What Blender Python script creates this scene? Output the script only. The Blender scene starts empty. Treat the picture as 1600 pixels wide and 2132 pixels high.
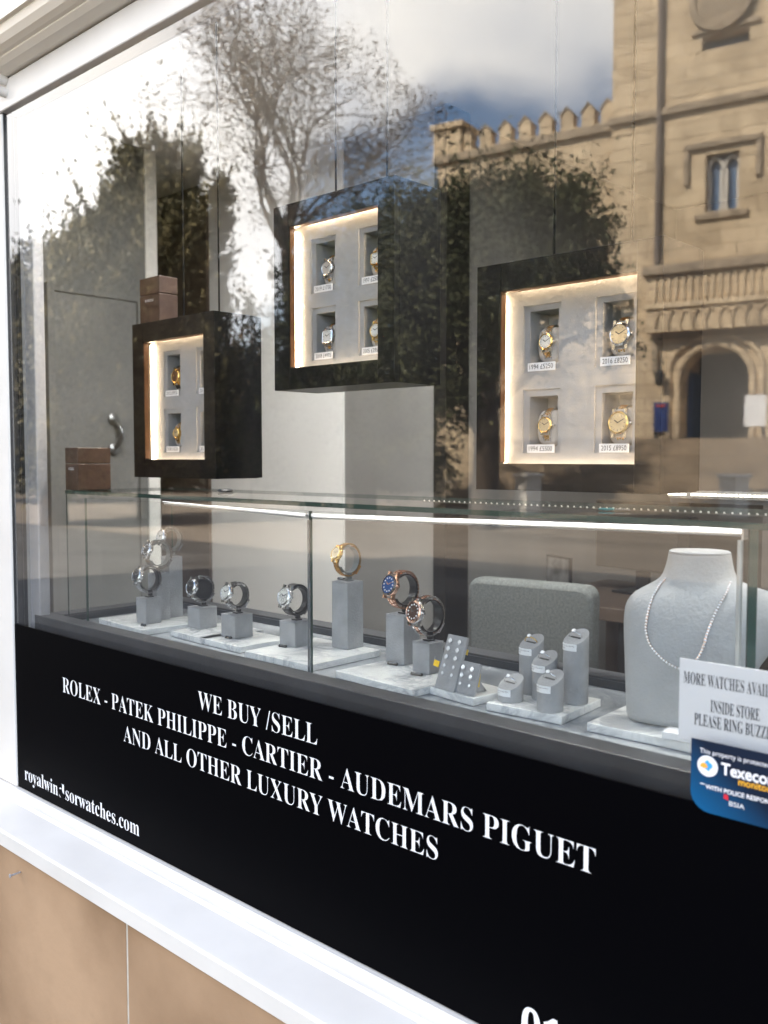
import bpy, bmesh, math, random
from mathutils import Vector, Matrix
from mathutils.bvhtree import BVHTree
R = math.radians
scene = bpy.context.scene
COL = scene.collection
random.seed(7)

# ------------------------------------------------------------------ camera
F, CX, CY = 1950.0, 800.0, 1066.0          # focal length and centre in pixels of the 1600 x 2132 photograph
CAM = Vector((0, -1.0, 1.45))
_p, _a = math.atan(113 / F), math.atan(2082 / F)
FH = Vector((-math.cos(_a), math.sin(_a), 0)); RT = Vector((math.sin(_a), math.cos(_a), 0)); ZUP = Vector((0, 0, 1))
FW = FH * math.cos(_p) - ZUP * math.sin(_p); UP = FH * math.sin(_p) + ZUP * math.cos(_p)
cd = bpy.data.cameras.new('camera'); cam = bpy.data.objects.new('camera', cd); COL.objects.link(cam)
cd.sensor_fit = 'VERTICAL'; cd.sensor_height = 36; cd.lens = 36 * F / 2132
cd.clip_start = 0.02; cd.clip_end = 3000
mw = Matrix.Identity(4)
for i in range(3):
    mw[i][0], mw[i][1], mw[i][2], mw[i][3] = RT[i], UP[i], -FW[i], CAM[i]
cam.matrix_world = mw
cd.dof.use_dof = True; cd.dof.focus_distance = 1.72; cd.dof.aperture_fstop = 5.0
scene.camera = cam

def ray(px, py): return FW + RT * ((px - CX) / F) - UP * ((py - CY) / F)
def on_y(px, py, y): d = ray(px, py); return CAM + d * ((y - CAM.y) / d.y)
def on_z(px, py, z): d = ray(px, py); return CAM + d * ((z - CAM.z) / d.z)
MC = Vector((0, 1.0, 1.45))                # where the window glass mirrors the eye
def mray(px, py): d = ray(px, py); return Vector((d.x, -d.y, d.z))
def mir(px, py, t): return MC + mray(px, py) * t

# ------------------------------------------------------------------ light
SUN_EL, SUN_AZ = R(42), math.atan2(-0.30, 0.95)     # azimuth from +Y towards +X
sdir = Vector((math.sin(SUN_AZ) * math.cos(SUN_EL), math.cos(SUN_AZ) * math.cos(SUN_EL), math.sin(SUN_EL)))
sl = bpy.data.lights.new('sun', 'SUN'); sl.energy = 5.0; sl.angle = R(0.5); sl.color = (1.0, 0.90, 0.76)
so = bpy.data.objects.new('sun', sl); COL.objects.link(so)
so.rotation_euler = (-sdir).to_track_quat('-Z', 'Y').to_euler()
world = bpy.data.worlds.new('World'); scene.world = world; world.use_nodes = True
nt = world.node_tree; N = nt.nodes; L = nt.links
for n in list(N): N.remove(n)
wo = N.new('ShaderNodeOutputWorld'); mixw = N.new('ShaderNodeMixShader')
sky = N.new('ShaderNodeTexSky'); sky.sky_type = 'NISHITA'; sky.sun_disc = False
sky.sun_elevation = SUN_EL; sky.sun_rotation = SUN_AZ; sky.air_density = 1.0; sky.dust_density = 1.2; sky.ozone_density = 1.5
bgs = N.new('ShaderNodeBackground'); bgs.inputs[1].default_value = 0.135; L.new(sky.outputs[0], bgs.inputs[0])
bgc = N.new('ShaderNodeBackground'); bgc.inputs[0].default_value = (1.0, 0.965, 0.92, 1); bgc.inputs[1].default_value = 1.35
tc = N.new('ShaderNodeTexCoord')
nz = N.new('ShaderNodeTexNoise'); nz.inputs['Scale'].default_value = 3.2; nz.inputs['Detail'].default_value = 7; nz.inputs['Roughness'].default_value = 0.58
L.new(tc.outputs['Generated'], nz.inputs['Vector'])
def math_node(nt_, op, a, b=None, clamp=False):
    m = nt_.nodes.new('ShaderNodeMath'); m.operation = op; m.use_clamp = clamp
    for k, v in ((0, a), (1, b)):
        if v is None: continue
        if isinstance(v, (int, float)): m.inputs[k].default_value = v
        else: nt_.links.new(v, m.inputs[k])
    return m.outputs[0]
acc = None
# cloud banks: (pixel direction seen in the glass, angular radius in degrees, weight)
for (bx, by, rad, wgt) in ((1000, 60, 14, 0.62), (120, 330, 17, 0.85), (330, 120, 12, 0.8), (520, 470, 5.5, 0.55), (640, 130, 10, 0.18),
                           (1150, 150, 8, 0.30), (760, -250, 16, 0.5),
                           (790, 350, 11, -0.85), (1140, 290, 9, -0.8), (690, 75, 4.5, -0.34)):
    d = mray(bx, by).normalized()
    vm = N.new('ShaderNodeVectorMath'); vm.operation = 'DOT_PRODUCT'; vm.inputs[1].default_value = d
    nrm = N.new('ShaderNodeVectorMath'); nrm.operation = 'NORMALIZE'; L.new(tc.outputs['Generated'], nrm.inputs[0]); L.new(nrm.outputs[0], vm.inputs[0])
    mr = N.new('ShaderNodeMapRange'); mr.interpolation_type = 'SMOOTHSTEP'; L.new(vm.outputs['Value'], mr.inputs['Value'])
    mr.inputs['From Min'].default_value = math.cos(R(rad)); mr.inputs['From Max'].default_value = math.cos(R(rad * 0.25)); mr.inputs['To Max'].default_value = wgt
    acc = mr.outputs[0] if acc is None else math_node(nt, 'ADD', acc, mr.outputs[0])
tot = math_node(nt, 'ADD', acc, math_node(nt, 'ADD', math_node(nt, 'MULTIPLY', nz.outputs[0], 2.0), -0.5))
mr = N.new('ShaderNodeMapRange'); mr.interpolation_type = 'SMOOTHSTEP'; L.new(tot, mr.inputs['Value'])
mr.inputs['From Min'].default_value = 0.30; mr.inputs['From Max'].default_value = 0.98
nz2 = N.new('ShaderNodeTexNoise'); nz2.inputs['Scale'].default_value = 5.5; nz2.inputs['Detail'].default_value = 6; L.new(tc.outputs['Generated'], nz2.inputs['Vector'])
cr = N.new('ShaderNodeValToRGB'); cr.color_ramp.elements[0].position = 0.35; cr.color_ramp.elements[0].color = (0.76, 0.765, 0.79, 1); cr.color_ramp.elements[1].position = 0.62; cr.color_ramp.elements[1].color = (1.0, 0.965, 0.92, 1)
L.new(nz2.outputs[0], cr.inputs[0]); L.new(cr.outputs[0], bgc.inputs[0])
L.new(mr.outputs[0], mixw.inputs[0]); L.new(bgs.outputs[0], mixw.inputs[1]); L.new(bgc.outputs[0], mixw.inputs[2]); L.new(mixw.outputs[0], wo.inputs[0])
CLOUD = bgc
vs = scene.view_settings; vs.view_transform = 'Standard'; vs.look = 'None'; vs.exposure = 2.25; vs.gamma = 1.0; vs.use_curve_mapping = False
cy = scene.cycles
cy.max_bounces = 12; cy.transparent_max_bounces = 40; cy.diffuse_bounces = 4; cy.glossy_bounces = 6; cy.transmission_bounces = 8
cy.caustics_reflective = False; cy.caustics_refractive = False; cy.sample_clamp_indirect = 6.0
cy.use_denoising = True

# ------------------------------------------------------------------ materials
MATS = {}
def mat(name, col, rough=0.5, metal=0.0, spec=0.5, coat=0.0, emit=None, estr=0.0):
    if name in MATS: return MATS[name]
    m = bpy.data.materials.new(name); m.use_nodes = True; b = m.node_tree.nodes['Principled BSDF']
    b.inputs['Base Color'].default_value = (*col, 1); b.inputs['Roughness'].default_value = rough; b.inputs['Metallic'].default_value = metal
    b.inputs['Specular IOR Level'].default_value = spec; b.inputs['Coat Weight'].default_value = coat
    if emit: b.inputs['Emission Color'].default_value = (*emit, 1); b.inputs['Emission Strength'].default_value = estr
    MATS[name] = m; return m
def noisy(name, c1, c2, scale=8, rough=0.6, detail=5, lo=0.35, hi=0.65, bump=0.0, bscale=60, spec=0.4, stretch=(1, 1, 1), coat=0.0, metal=0.0, rough2=None):
    """two-tone noise surface with an optional fine bump"""
    m = mat(name, c1, rough, metal, spec, coat); t = m.node_tree; b = t.nodes['Principled BSDF']
    tc = t.nodes.new('ShaderNodeTexCoord'); mp = t.nodes.new('ShaderNodeMapping'); mp.inputs['Scale'].default_value = stretch
    t.links.new(tc.outputs['Object'], mp.inputs[0])
    n = t.nodes.new('ShaderNodeTexNoise'); n.inputs['Scale'].default_value = scale; n.inputs['Detail'].default_value = detail
    t.links.new(mp.outputs[0], n.inputs['Vector'])
    r = t.nodes.new('ShaderNodeValToRGB'); r.color_ramp.elements[0].position = lo; r.color_ramp.elements[1].position = hi
    r.color_ramp.elements[0].color = (*c1, 1); r.color_ramp.elements[1].color = (*c2, 1)
    t.links.new(n.outputs[0], r.inputs[0]); t.links.new(r.outputs[0], b.inputs['Base Color'])
    if rough2 is not None:
        mr = t.nodes.new('ShaderNodeMapRange'); mr.inputs['To Min'].default_value = rough; mr.inputs['To Max'].default_value = rough2
        t.links.new(n.outputs[0], mr.inputs[0]); t.links.new(mr.outputs[0], b.inputs['Roughness'])
    if bump:
        n2 = t.nodes.new('ShaderNodeTexNoise'); n2.inputs['Scale'].default_value = bscale; n2.inputs['Detail'].default_value = 4
        t.links.new(mp.outputs[0], n2.inputs['Vector'])
        bp = t.nodes.new('ShaderNodeBump'); bp.inputs['Strength'].default_value = bump; bp.inputs['Distance'].default_value = 0.01
        t.links.new(n2.outputs[0], bp.inputs['Height']); t.links.new(bp.outputs[0], b.inputs['Normal'])
    return m
def leafy(name, c1, c2):
    m = mat(name, c1, 0.6, spec=0.25); t = m.node_tree; b = t.nodes['Principled BSDF']
    g = t.nodes.new('ShaderNodeNewGeometry'); r = t.nodes.new('ShaderNodeValToRGB')
    r.color_ramp.elements[0].color = (*c1, 1); r.color_ramp.elements[1].color = (*c2, 1)
    t.links.new(g.outputs['Random Per Island'], r.inputs[0]); t.links.new(r.outputs[0], b.inputs['Base Color'])
    return m
def glass(name, tint=(0.95, 0.97, 0.96), k=1.0, ior=1.52, wave=0.0):
    """thin clear glass: the outward faces mirror by Fresnel, everything else passes straight through"""
    m = bpy.data.materials.new(name); m.use_nodes = True; t = m.node_tree; n = t.nodes; l = t.links
    for x in list(n): n.remove(x)
    o = n.new('ShaderNodeOutputMaterial'); mx = n.new('ShaderNodeMixShader'); tr = n.new('ShaderNodeBsdfTransparent'); gl = n.new('ShaderNodeBsdfGlossy')
    tr.inputs[0].default_value = (*tint, 1); gl.inputs['Roughness'].default_value = 0.0; gl.inputs[0].default_value = (1, 1, 1, 1)
    fr = n.new('ShaderNodeFresnel'); fr.inputs[0].default_value = ior; ge = n.new('ShaderNodeNewGeometry')
    inv = math_node(t, 'SUBTRACT', 1.0, ge.outputs['Backfacing'])
    f = math_node(t, 'MULTIPLY', math_node(t, 'MULTIPLY', fr.outputs[0], k), inv)
    f = math_node(t, 'MINIMUM', f, 0.9)
    if wave:
        tc = n.new('ShaderNodeTexCoord'); nz = n.new('ShaderNodeTexNoise'); nz.inputs['Scale'].default_value = 2.2; nz.inputs['Detail'].default_value = 1
        l.new(tc.outputs['Object'], nz.inputs['Vector'])
        bp = n.new('ShaderNodeBump'); bp.inputs['Strength'].default_value = wave; bp.inputs['Distance'].default_value = 0.01
        l.new(nz.outputs[0], bp.inputs['Height']); l.new(bp.outputs[0], gl.inputs['Normal'])
    l.new(f, mx.inputs[0]); l.new(tr.outputs[0], mx.inputs[1]); l.new(gl.outputs[0], mx.inputs[2]); l.new(mx.outputs[0], o.inputs[0])
    return m
def brick(name, c1, c2, mortar, w, h, msize=0.01, bump=0.3, offset=0.5, rough=0.8):
    m = mat(name, c1, rough, spec=0.2); t = m.node_tree; b = t.nodes['Principled BSDF']
    tc = t.nodes.new('ShaderNodeTexCoord'); sep = t.nodes.new('ShaderNodeSeparateXYZ'); cmb = t.nodes.new('ShaderNodeCombineXYZ')
    t.links.new(tc.outputs['Object'], sep.inputs[0])
    t.links.new(math_node(t, 'ADD', sep.outputs[0], sep.outputs[1]), cmb.inputs[0]); t.links.new(sep.outputs[2], cmb.inputs[1])
    br = t.nodes.new('ShaderNodeTexBrick'); t.links.new(cmb.outputs[0], br.inputs['Vector'])
    br.inputs['Color1'].default_value = (*c1, 1); br.inputs['Color2'].default_value = (*c2, 1); br.inputs['Mortar'].default_value = (*mortar, 1)
    br.inputs['Scale'].default_value = 1.0; br.inputs['Brick Width'].default_value = w; br.inputs['Row Height'].default_value = h
    br.inputs['Mortar Size'].default_value = msize; br.offset = offset
    n = t.nodes.new('ShaderNodeTexNoise'); n.inputs['Scale'].default_value = 0.9; n.inputs['Detail'].default_value = 8; n.inputs['Roughness'].default_value = 0.65
    t.links.new(tc.outputs['Object'], n.inputs['Vector'])
    r = t.nodes.new('ShaderNodeValToRGB'); r.color_ramp.elements[0].position = 0.36; r.color_ramp.elements[0].color = (0.70, 0.67, 0.63, 1)
    r.color_ramp.elements[1].position = 0.62; r.color_ramp.elements[1].color = (1.08, 1.05, 1.0, 1)
    t.links.new(n.outputs[0], r.inputs[0])
    mx = t.nodes.new('ShaderNodeMix'); mx.data_type = 'RGBA'; mx.blend_type = 'MULTIPLY'; mx.inputs[0].default_value = 1.0
    t.links.new(br.outputs['Color'], mx.inputs[6]); t.links.new(r.outputs[0], mx.inputs[7]); t.links.new(mx.outputs[2], b.inputs['Base Color'])
    return m

WHITE = noisy('white_paint', (0.66, 0.638, 0.605), (0.72, 0.698, 0.664), 6, 0.38, bump=0.03, bscale=40)
BLACKV = mat('black_vinyl', (0.0012, 0.0012, 0.0018), 0.45, spec=0.02)
VWHITE = mat('white_vinyl', (0.80, 0.81, 0.84), 0.5)
INK = mat('black_ink', (0.012, 0.014, 0.02), 0.6)
PAPER = mat('white_paper', (0.82, 0.83, 0.85), 0.6)
STONE = noisy('sandstone_block', (0.25, 0.158, 0.092), (0.44, 0.295, 0.185), 3.2, 0.85, 7, 0.3, 0.7, bump=0.08, bscale=45, spec=0.2)
MORTAR = noisy('mortar', (0.46, 0.42, 0.36), (0.56, 0.52, 0.46), 30, 0.9)
GREYF = mat('grey_aluminium', (0.42, 0.42, 0.44), 0.4, 0.3)
BENCH = noisy('bench_grey_paint', (0.030, 0.032, 0.036), (0.044, 0.046, 0.051), 14, 0.42, bump=0.03)
BENCHD = mat('bench_dark_paint', (0.025, 0.03, 0.038), 0.45)
CAB = noisy('black_lacquer', (0.006, 0.006, 0.007), (0.009, 0.009, 0.010), 5, 0.35, spec=0.15)
SUEDE = noisy('grey_suede', (0.34, 0.34, 0.345), (0.375, 0.375, 0.38), 22, 0.95, 6, 0.3, 0.7, bump=0.08, bscale=260, spec=0.1)
SUEDED = noisy('grey_suede_stand', (0.29, 0.295, 0.305), (0.39, 0.395, 0.405), 26, 0.95, 6, 0.3, 0.7, bump=0.25, bscale=260, spec=0.1)
BUSTM = noisy('pale_grey_velvet', (0.38, 0.385, 0.39), (0.455, 0.46, 0.465), 18, 0.95, 6, 0.3, 0.7, bump=0.2, bscale=200, spec=0.1)
CUSH = noisy('cream_suede', (0.50, 0.46, 0.42), (0.60, 0.56, 0.52), 30, 0.9, bump=0.2, bscale=200, spec=0.1)
STEEL = mat('polished_steel', (0.72, 0.72, 0.73), 0.16, 1.0)
GOLD = mat('yellow_gold', (0.95, 0.62, 0.20), 0.2, 1.0)
ROSE = mat('rose_gold', (0.86, 0.54, 0.40), 0.18, 1.0)
BLACKP = mat('black_plastic', (0.012, 0.012, 0.014), 0.3)
BLACKR = mat('black_rubber', (0.016, 0.016, 0.018), 0.5)
CLEARP = mat('smoke_plastic', (0.20, 0.21, 0.21), 0.25)
GEM = mat('diamond', (0.93, 0.94, 0.97), 0.05, 0.25, coat=1.0)
YELLOW = mat('yellow_card', (0.85, 0.55, 0.01), 0.6)
BROWN = noisy('brown_leatherette', (0.045, 0.022, 0.015), (0.070, 0.036, 0.025), 30, 0.5, bump=0.15, bscale=300)
WOODIN = noisy('lip_brown_wood', (0.10, 0.045, 0.02), (0.16, 0.075, 0.035), 12, 0.4)
GEDGE = mat('green_glass_edge', (0.02, 0.055, 0.045), 0.12, spec=0.6)
ALU = mat('brushed_aluminium', (0.62, 0.62, 0.63), 0.3, 0.9)
TUBE = mat('light_tube', (0.9, 0.9, 0.9), 0.4, emit=(1.0, 0.98, 0.95), estr=0.5)
LEDW = mat('warm_led', (0.9, 0.8, 0.6), 0.5, emit=(1.0, 0.74, 0.47), estr=12.0)
LEDDOT = mat('led_dot', (0.9, 0.9, 0.8), 0.5, emit=(1.0, 0.92, 0.75), estr=1.2)
LEDDIM = mat('led_dot_soft', (0.9, 0.9, 0.8), 0.5, emit=(1.0, 0.92, 0.75), estr=0.22)
CEILL = mat('downlight_disc', (0.9, 0.9, 0.9), 0.5, emit=(1.0, 0.96, 0.91), estr=180.0)
BLUED = mat('blue_dial', (0.02, 0.10, 0.35), 0.15, 0.3, coat=1.0)
WHITED = mat('white_dial', (0.78, 0.77, 0.72), 0.25, coat=1.0)
SILVERD = mat('silver_dial', (0.55, 0.54, 0.50), 0.25, 0.3, coat=1.0)
CHAMPD = mat('champagne_dial', (0.72, 0.56, 0.33), 0.25, 0.2, coat=1.0)
BROWND = mat('chocolate_dial', (0.10, 0.05, 0.035), 0.2, coat=1.0)
BLACKD = mat('black_dial', (0.012, 0.012, 0.014), 0.15, coat=1.0)
PANE1 = glass('window_glass_outer', (0.962, 0.966, 0.966), 1.32, wave=0.012)
PANE2 = glass('window_glass_inner', (0.962, 0.966, 0.966), 1.22, wave=0.012)
CASEG = glass('case_glass', (0.972, 0.98, 0.979), 0.7)

def marble(name, base, vein, scale, lo, hi):
    m = mat(name, base, 0.22, spec=0.5); t = m.node_tree; b = t.nodes['Principled BSDF']
    tc = t.nodes.new('ShaderNodeTexCoord'); n1 = t.nodes.new('ShaderNodeTexNoise'); n1.inputs['Scale'].default_value = scale
    n1.inputs['Detail'].default_value = 8; n1.inputs['Roughness'].default_value = 0.62; n1.inputs['Distortion'].default_value = 1.6
    oi = t.nodes.new('ShaderNodeObjectInfo'); ad = t.nodes.new('ShaderNodeVectorMath'); ad.operation = 'ADD'
    t.links.new(tc.outputs['Object'], ad.inputs[0]); t.links.new(oi.outputs['Location'], ad.inputs[1]); t.links.new(ad.outputs[0], n1.inputs['Vector'])
    d = math_node(t, 'ABSOLUTE', math_node(t, 'SUBTRACT', n1.outputs[0], 0.5))
    r = t.nodes.new('ShaderNodeValToRGB'); r.color_ramp.elements[0].position = lo; r.color_ramp.elements[1].position = hi
    r.color_ramp.elements[0].color = (*vein, 1); r.color_ramp.elements[1].color = (*base, 1)
    t.links.new(d, r.inputs[0])
    n2 = t.nodes.new('ShaderNodeTexNoise'); n2.inputs['Scale'].default_value = scale * 0.5; n2.inputs['Detail'].default_value = 3
    t.links.new(ad.outputs[0], n2.inputs['Vector'])
    mr = t.nodes.new('ShaderNodeMapRange'); mr.inputs['From Min'].default_value = 0.42; mr.inputs['From Max'].default_value = 0.62; t.links.new(n2.outputs[0], mr.inputs[0])
    mx = t.nodes.new('ShaderNodeMix'); mx.data_type = 'RGBA'; t.links.new(mr.outputs[0], mx.inputs[0]); mx.inputs[6].default_value = (*base, 1)
    t.links.new(r.outputs[0], mx.inputs[7]); t.links.new(mx.outputs[2], b.inputs['Base Color'])
    return m
MARBLE = marble('white_marble', (0.80, 0.81, 0.80), (0.40, 0.42, 0.44), 11, 0.0, 0.07)
MARBLEG = marble('grey_marble', (0.36, 0.38, 0.40), (0.20, 0.22, 0.24), 7, 0.0, 0.10)

# ------------------------------------------------------------------ mesh helpers
class MB:
    def __init__(s): s.v = []; s.f = []; s.m = []
    def add(s, vs, fs, m=0):
        o = len(s.v); s.v += [tuple(v) for v in vs]
        for f in fs: s.f.append([i + o for i in f]); s.m.append(m)
    def box(s, x0, x1, y0, y1, z0, z1, m=0):
        s.add([(x0, y0, z0), (x1, y0, z0), (x1, y1, z0), (x0, y1, z0), (x0, y0, z1), (x1, y0, z1), (x1, y1, z1), (x0, y1, z1)],
              [(0, 3, 2, 1), (4, 5, 6, 7), (0, 1, 5, 4), (1, 2, 6, 5), (2, 3, 7, 6), (3, 0, 4, 7)], m)
    def obox(s, c, ax, ay, az, hx, hy, hz, m=0):
        """oriented box: centre, three unit axes, three half sizes"""
        c = Vector(c); v = []
        for kz in (-1, 1):
            for (kx, ky) in ((-1, -1), (1, -1), (1, 1), (-1, 1)):
                v.append(c + ax * hx * kx + ay * hy * ky + az * hz * kz)
        s.add(v, [(0, 3, 2, 1), (4, 5, 6, 7), (0, 1, 5, 4), (1, 2, 6, 5), (2, 3, 7, 6), (3, 0, 4, 7)], m)
    def prism(s, poly, y0, y1, m=0):
        """polygon of (x, z), counter-clockwise seen from -Y, pushed from y0 to y1"""
        n = len(poly)
        v = [(x, y0, z) for x, z in poly] + [(x, y1, z) for x, z in poly]
        s.add(v, [tuple(range(n)), tuple(range(2 * n - 1, n - 1, -1))] + [(i, n + i, n + (i + 1) % n, (i + 1) % n) for i in range(n)], m)
    def extrude_x(s, poly, x0, x1, m=0):
        """polygon of (y, z) pushed along x"""
        n = len(poly)
        v = [(x0, y, z) for y, z in poly] + [(x1, y, z) for y, z in poly]
        s.add(v, [tuple(range(n - 1, -1, -1)), tuple(range(n, 2 * n))] + [(i, (i + 1) % n, n + (i + 1) % n, n + i) for i in range(n)], m)
    def tube(s, pts, r, seg=8, m=0, closed=False, caps=True):
        pts = [Vector(p) for p in pts]; n = len(pts); rr = r if isinstance(r, (list, tuple)) else [r] * n; rings = []
        ref = None
        for i, p in enumerate(pts):
            a = pts[(i - 1) % n] if (closed or i > 0) else p; b = pts[(i + 1) % n] if (closed or i < n - 1) else p
            t = (b - a).normalized()
            if ref is None: ref = Vector((0, 0, 1)) if abs(t.z) < 0.9 else Vector((1, 0, 0))
            u = (ref - t * ref.dot(t)); u = u.normalized() if u.length > 1e-6 else t.orthogonal().normalized(); ref = u; w = t.cross(u)
            rings.append([p + (u * math.cos(2 * math.pi * k / seg) + w * math.sin(2 * math.pi * k / seg)) * rr[i] for k in range(seg)])
        v = [q for ring in rings for q in ring]; f = []
        for i in range(n if closed else n - 1):
            j = (i + 1) % n
            for k in range(seg): f.append((i * seg + k, i * seg + (k + 1) % seg, j * seg + (k + 1) % seg, j * seg + k))
        if not closed and caps: f += [tuple(range(seg - 1, -1, -1)), tuple(range((n - 1) * seg, n * seg))]
        s.add(v, f, m)
    def lathe(s, c, n, up, prof, seg=32, m=0, sq=None, closed=False):
        """rings of (radius, height) round axis n at c; sq(angle) scales the radius"""
        c = Vector(c); n = Vector(n).normalized(); up = Vector(up); u = (up - n * up.dot(n)).normalized(); w = u.cross(n)
        v = []
        for (r, h) in prof:
            for k in range(seg):
                a = 2 * math.pi * k / seg; q = r * (sq(a) if sq else 1)
                v.append(c + n * h + (u * math.cos(a) - w * math.sin(a)) * q)
        f = []
        for i in range(len(prof) - 1):
            for k in range(seg): f.append((i * seg + k, i * seg + (k + 1) % seg, (i + 1) * seg + (k + 1) % seg, (i + 1) * seg + k))
        if prof[-1][0] > 1e-6 and not closed: f.append(tuple(range((len(prof) - 1) * seg, len(prof) * seg)))
        if prof[0][0] > 1e-6 and not closed: f.append(tuple(range(seg - 1, -1, -1)))
        s.add(v, f, m)
    def build(s, name, mats, parent=None, smooth=False, bevel=0.0, fix=True):
        me = bpy.data.meshes.new(name); me.from_pydata(s.v, [], s.f); me.validate()
        for mm in (mats if isinstance(mats, (list, tuple)) else [mats]): me.materials.append(mm)
        if len(s.m) == len(me.polygons): me.polygons.foreach_set('material_index', s.m)
        if fix:
            bm = bmesh.new(); bm.from_mesh(me); bmesh.ops.recalc_face_normals(bm, faces=bm.faces); bm.to_mesh(me); bm.free()
        if smooth:
            me.polygons.foreach_set('use_smooth', [True] * len(me.polygons)); me.set_sharp_from_angle(angle=R(38))
        o = bpy.data.objects.new(name, me); COL.objects.link(o)
        if parent is not None: o.parent = parent
        if bevel:
            b = o.modifiers.new('bevel', 'BEVEL'); b.width = bevel; b.segments = 2; b.limit_method = 'ANGLE'; b.angle_limit = R(40)
        return o
def tag(o, label=None, cat=None, group=None, kind=None):
    if label: o['label'] = label
    if cat: o['category'] = cat
    if group: o['group'] = group
    if kind: o['kind'] = kind
    return o
def thing(name, label, cat, loc=(0, 0, 0), rz=0.0, group=None):
    o = bpy.data.objects.new(name, None); COL.objects.link(o); o.location = loc; o.rotation_euler = (0, 0, rz); o.empty_display_size = 0.05
    return tag(o, label, cat, group)
def copy_tree(o, parent=None):
    c = o.copy(); COL.objects.link(c)
    if parent is not None: c.parent = parent
    for ch in list(o.children): copy_tree(ch, c)
    return c
def serif(s):
    r = ''
    for ch in s:
        if 'A' <= ch <= 'Z': r += chr(0x1D400 + ord(ch) - 65)
        elif 'a' <= ch <= 'z': r += chr(0x1D41A + ord(ch) - 97)
        elif ch.isdigit(): r += chr(0x1D7CE + ord(ch) - 48)
        else: r += ch
    return r
def text(name, body, m, parent, x0, x1, z, cap, y=0.0, depth=0.0004, is_serif=True, center=None, wrap=None, capref=None, bold=0.0):
    """flat lettering in the XZ plane facing -Y: spans x0..x1, baseline z, capital height cap; one mesh"""
    c = bpy.data.curves.new('t', 'FONT'); c.body = serif(body) if is_serif else body; c.size = 1.0; c.resolution_u = 3; c.fill_mode = 'FRONT'; c.offset = bold
    o = bpy.data.objects.new('t', c); COL.objects.link(o)
    dg = bpy.context.evaluated_depsgraph_get(); dg.update()
    me = bpy.data.meshes.new_from_object(o.evaluated_get(dg)); bpy.data.objects.remove(o); bpy.data.curves.remove(c)
    xs = [v.co.x for v in me.vertices]; xa, xb = min(xs), max(xs)
    ch = capref or (0.662 if is_serif else 0.70)
    sz = cap / ch
    sx = (x1 - x0) / (xb - xa) if x1 is not None else sz
    if center is not None: x0 = center - sx * (xb - xa) / 2
    for v in me.vertices:
        X = x0 + (v.co.x - xa) * sx; Z = z + v.co.y * sz
        v.co = wrap(X, Z) if wrap else Vector((X, y, Z))
    me.materials.clear(); me.materials.append(m); me.name = name
    ob = bpy.data.objects.new(name, me); COL.objects.link(ob)
    if parent is not None: ob.parent = parent
    return ob

# ------------------------------------------------------------------ ground and terrain
g = MB(); g.box(-400, 400, -500, 120, -0.5, -0.004)
GR = noisy('ground_earth', (0.16, 0.13, 0.10), (0.24, 0.20, 0.15), 0.6, 0.9, 8)
tag(g.build('ground', GR), kind='structure')
g = MB(); g.box(-40, 40, -8.6, -0.06, -0.3, 0.004)
PV = brick('pavement_slabs', (0.070, 0.068, 0.068), (0.095, 0.092, 0.09), (0.04, 0.04, 0.04), 0.9, 0.6)
_t = PV.node_tree; _c = [n for n in _t.nodes if n.type == 'COMBXYZ'][0]; _s = [n for n in _t.nodes if n.type == 'SEPXYZ'][0]
_t.links.new(_s.outputs[0], _c.inputs[0]); _t.links.new(_s.outputs[1], _c.inputs[1])
tag(g.build('pavement', PV), kind='structure')
g = MB(); g.box(-60, 60, -60, -8.6, -0.3, 0.0)
PZ = noisy('plaza_gravel', (0.12, 0.098, 0.076), (0.23, 0.19, 0.15), 0.35, 0.9, 10, 0.3, 0.7, stretch=(1, 2.5, 1))
tag(g.build('plaza', PZ), kind='structure')

# ------------------------------------------------------------------ the shop building
XL, XR = -2.12, 0.75                       # window opening
shop = thing('shop_building', 'cream sandstone shop with a white painted window frame and black lower panel', 'shop', (0, 0, 0))
# sandstone stall riser, blocks with mortar between
jx = on_y(267, 1990, -0.10).x
mo = MB(); mo.box(-6, 3, -0.1008, 0.0, 0.0, 0.612); mo.build('mortar_bed', MORTAR, shop)
st = MB()
for r_, (z0, z1) in enumerate(((0.005, 0.17), (0.176, 0.611))):
    x = jx - 9 * 0.62 - (0.31 if r_ == 0 else 0)
    while x < 3:
        x1 = x + 0.62
        a, b = max(x + 0.003, -6), min(x1 - 0.003, 3)
        if b - a > 0.02: st.box(a, b, -0.102, -0.095, z0, z1)
        x = x1
st.build('stall_riser', STONE, shop, bevel=0.0015)
for xa_, xb_ in ((-6, XL - 0.14), (XR + 0.14, 3)):
    sd = MB(); sd.box(xa_, xb_, -0.03, 0.045, 0.62, 2.30); sd.build('wall', STONE, shop)
up_ = MB(); up_.box(-12, 8, 0.02, 0.28, 3.2, 8.9); up_.build('upper_wall', STONE, shop)  # unseen upper storey, height set by the shadow it throws on the pavement
wf = thing('t', 'x', 'x'); bpy.data.objects.remove(wf)
frame = thing('window_frame', None, None); frame.parent = shop
HZ0_ = on_y(11, 227, -0.011).z
JX = on_y(17.5, 900, -0.008).x
sl0 = MB(); sl0.box(JX - 0.001, XL + 0.001, -0.003, 0.03, 0.674, 2.243); sl0.build('rubber_seal', mat('seal_black', (0.03, 0.03, 0.032), 0.6), frame)
for xa_, xb_ in ((XL - 0.14, JX), (XR, XR + 0.14)):
    fr = MB(); fr.box(xa_, xb_, -0.008, 0.04, 0.673, HZ0_ - 0.001); fr.build('jamb', WHITE, frame, bevel=0.004)
HY = -0.011; HZ0, HZ1 = on_y(11, 227, HY).z, on_y(15, 163, HY).z
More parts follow.
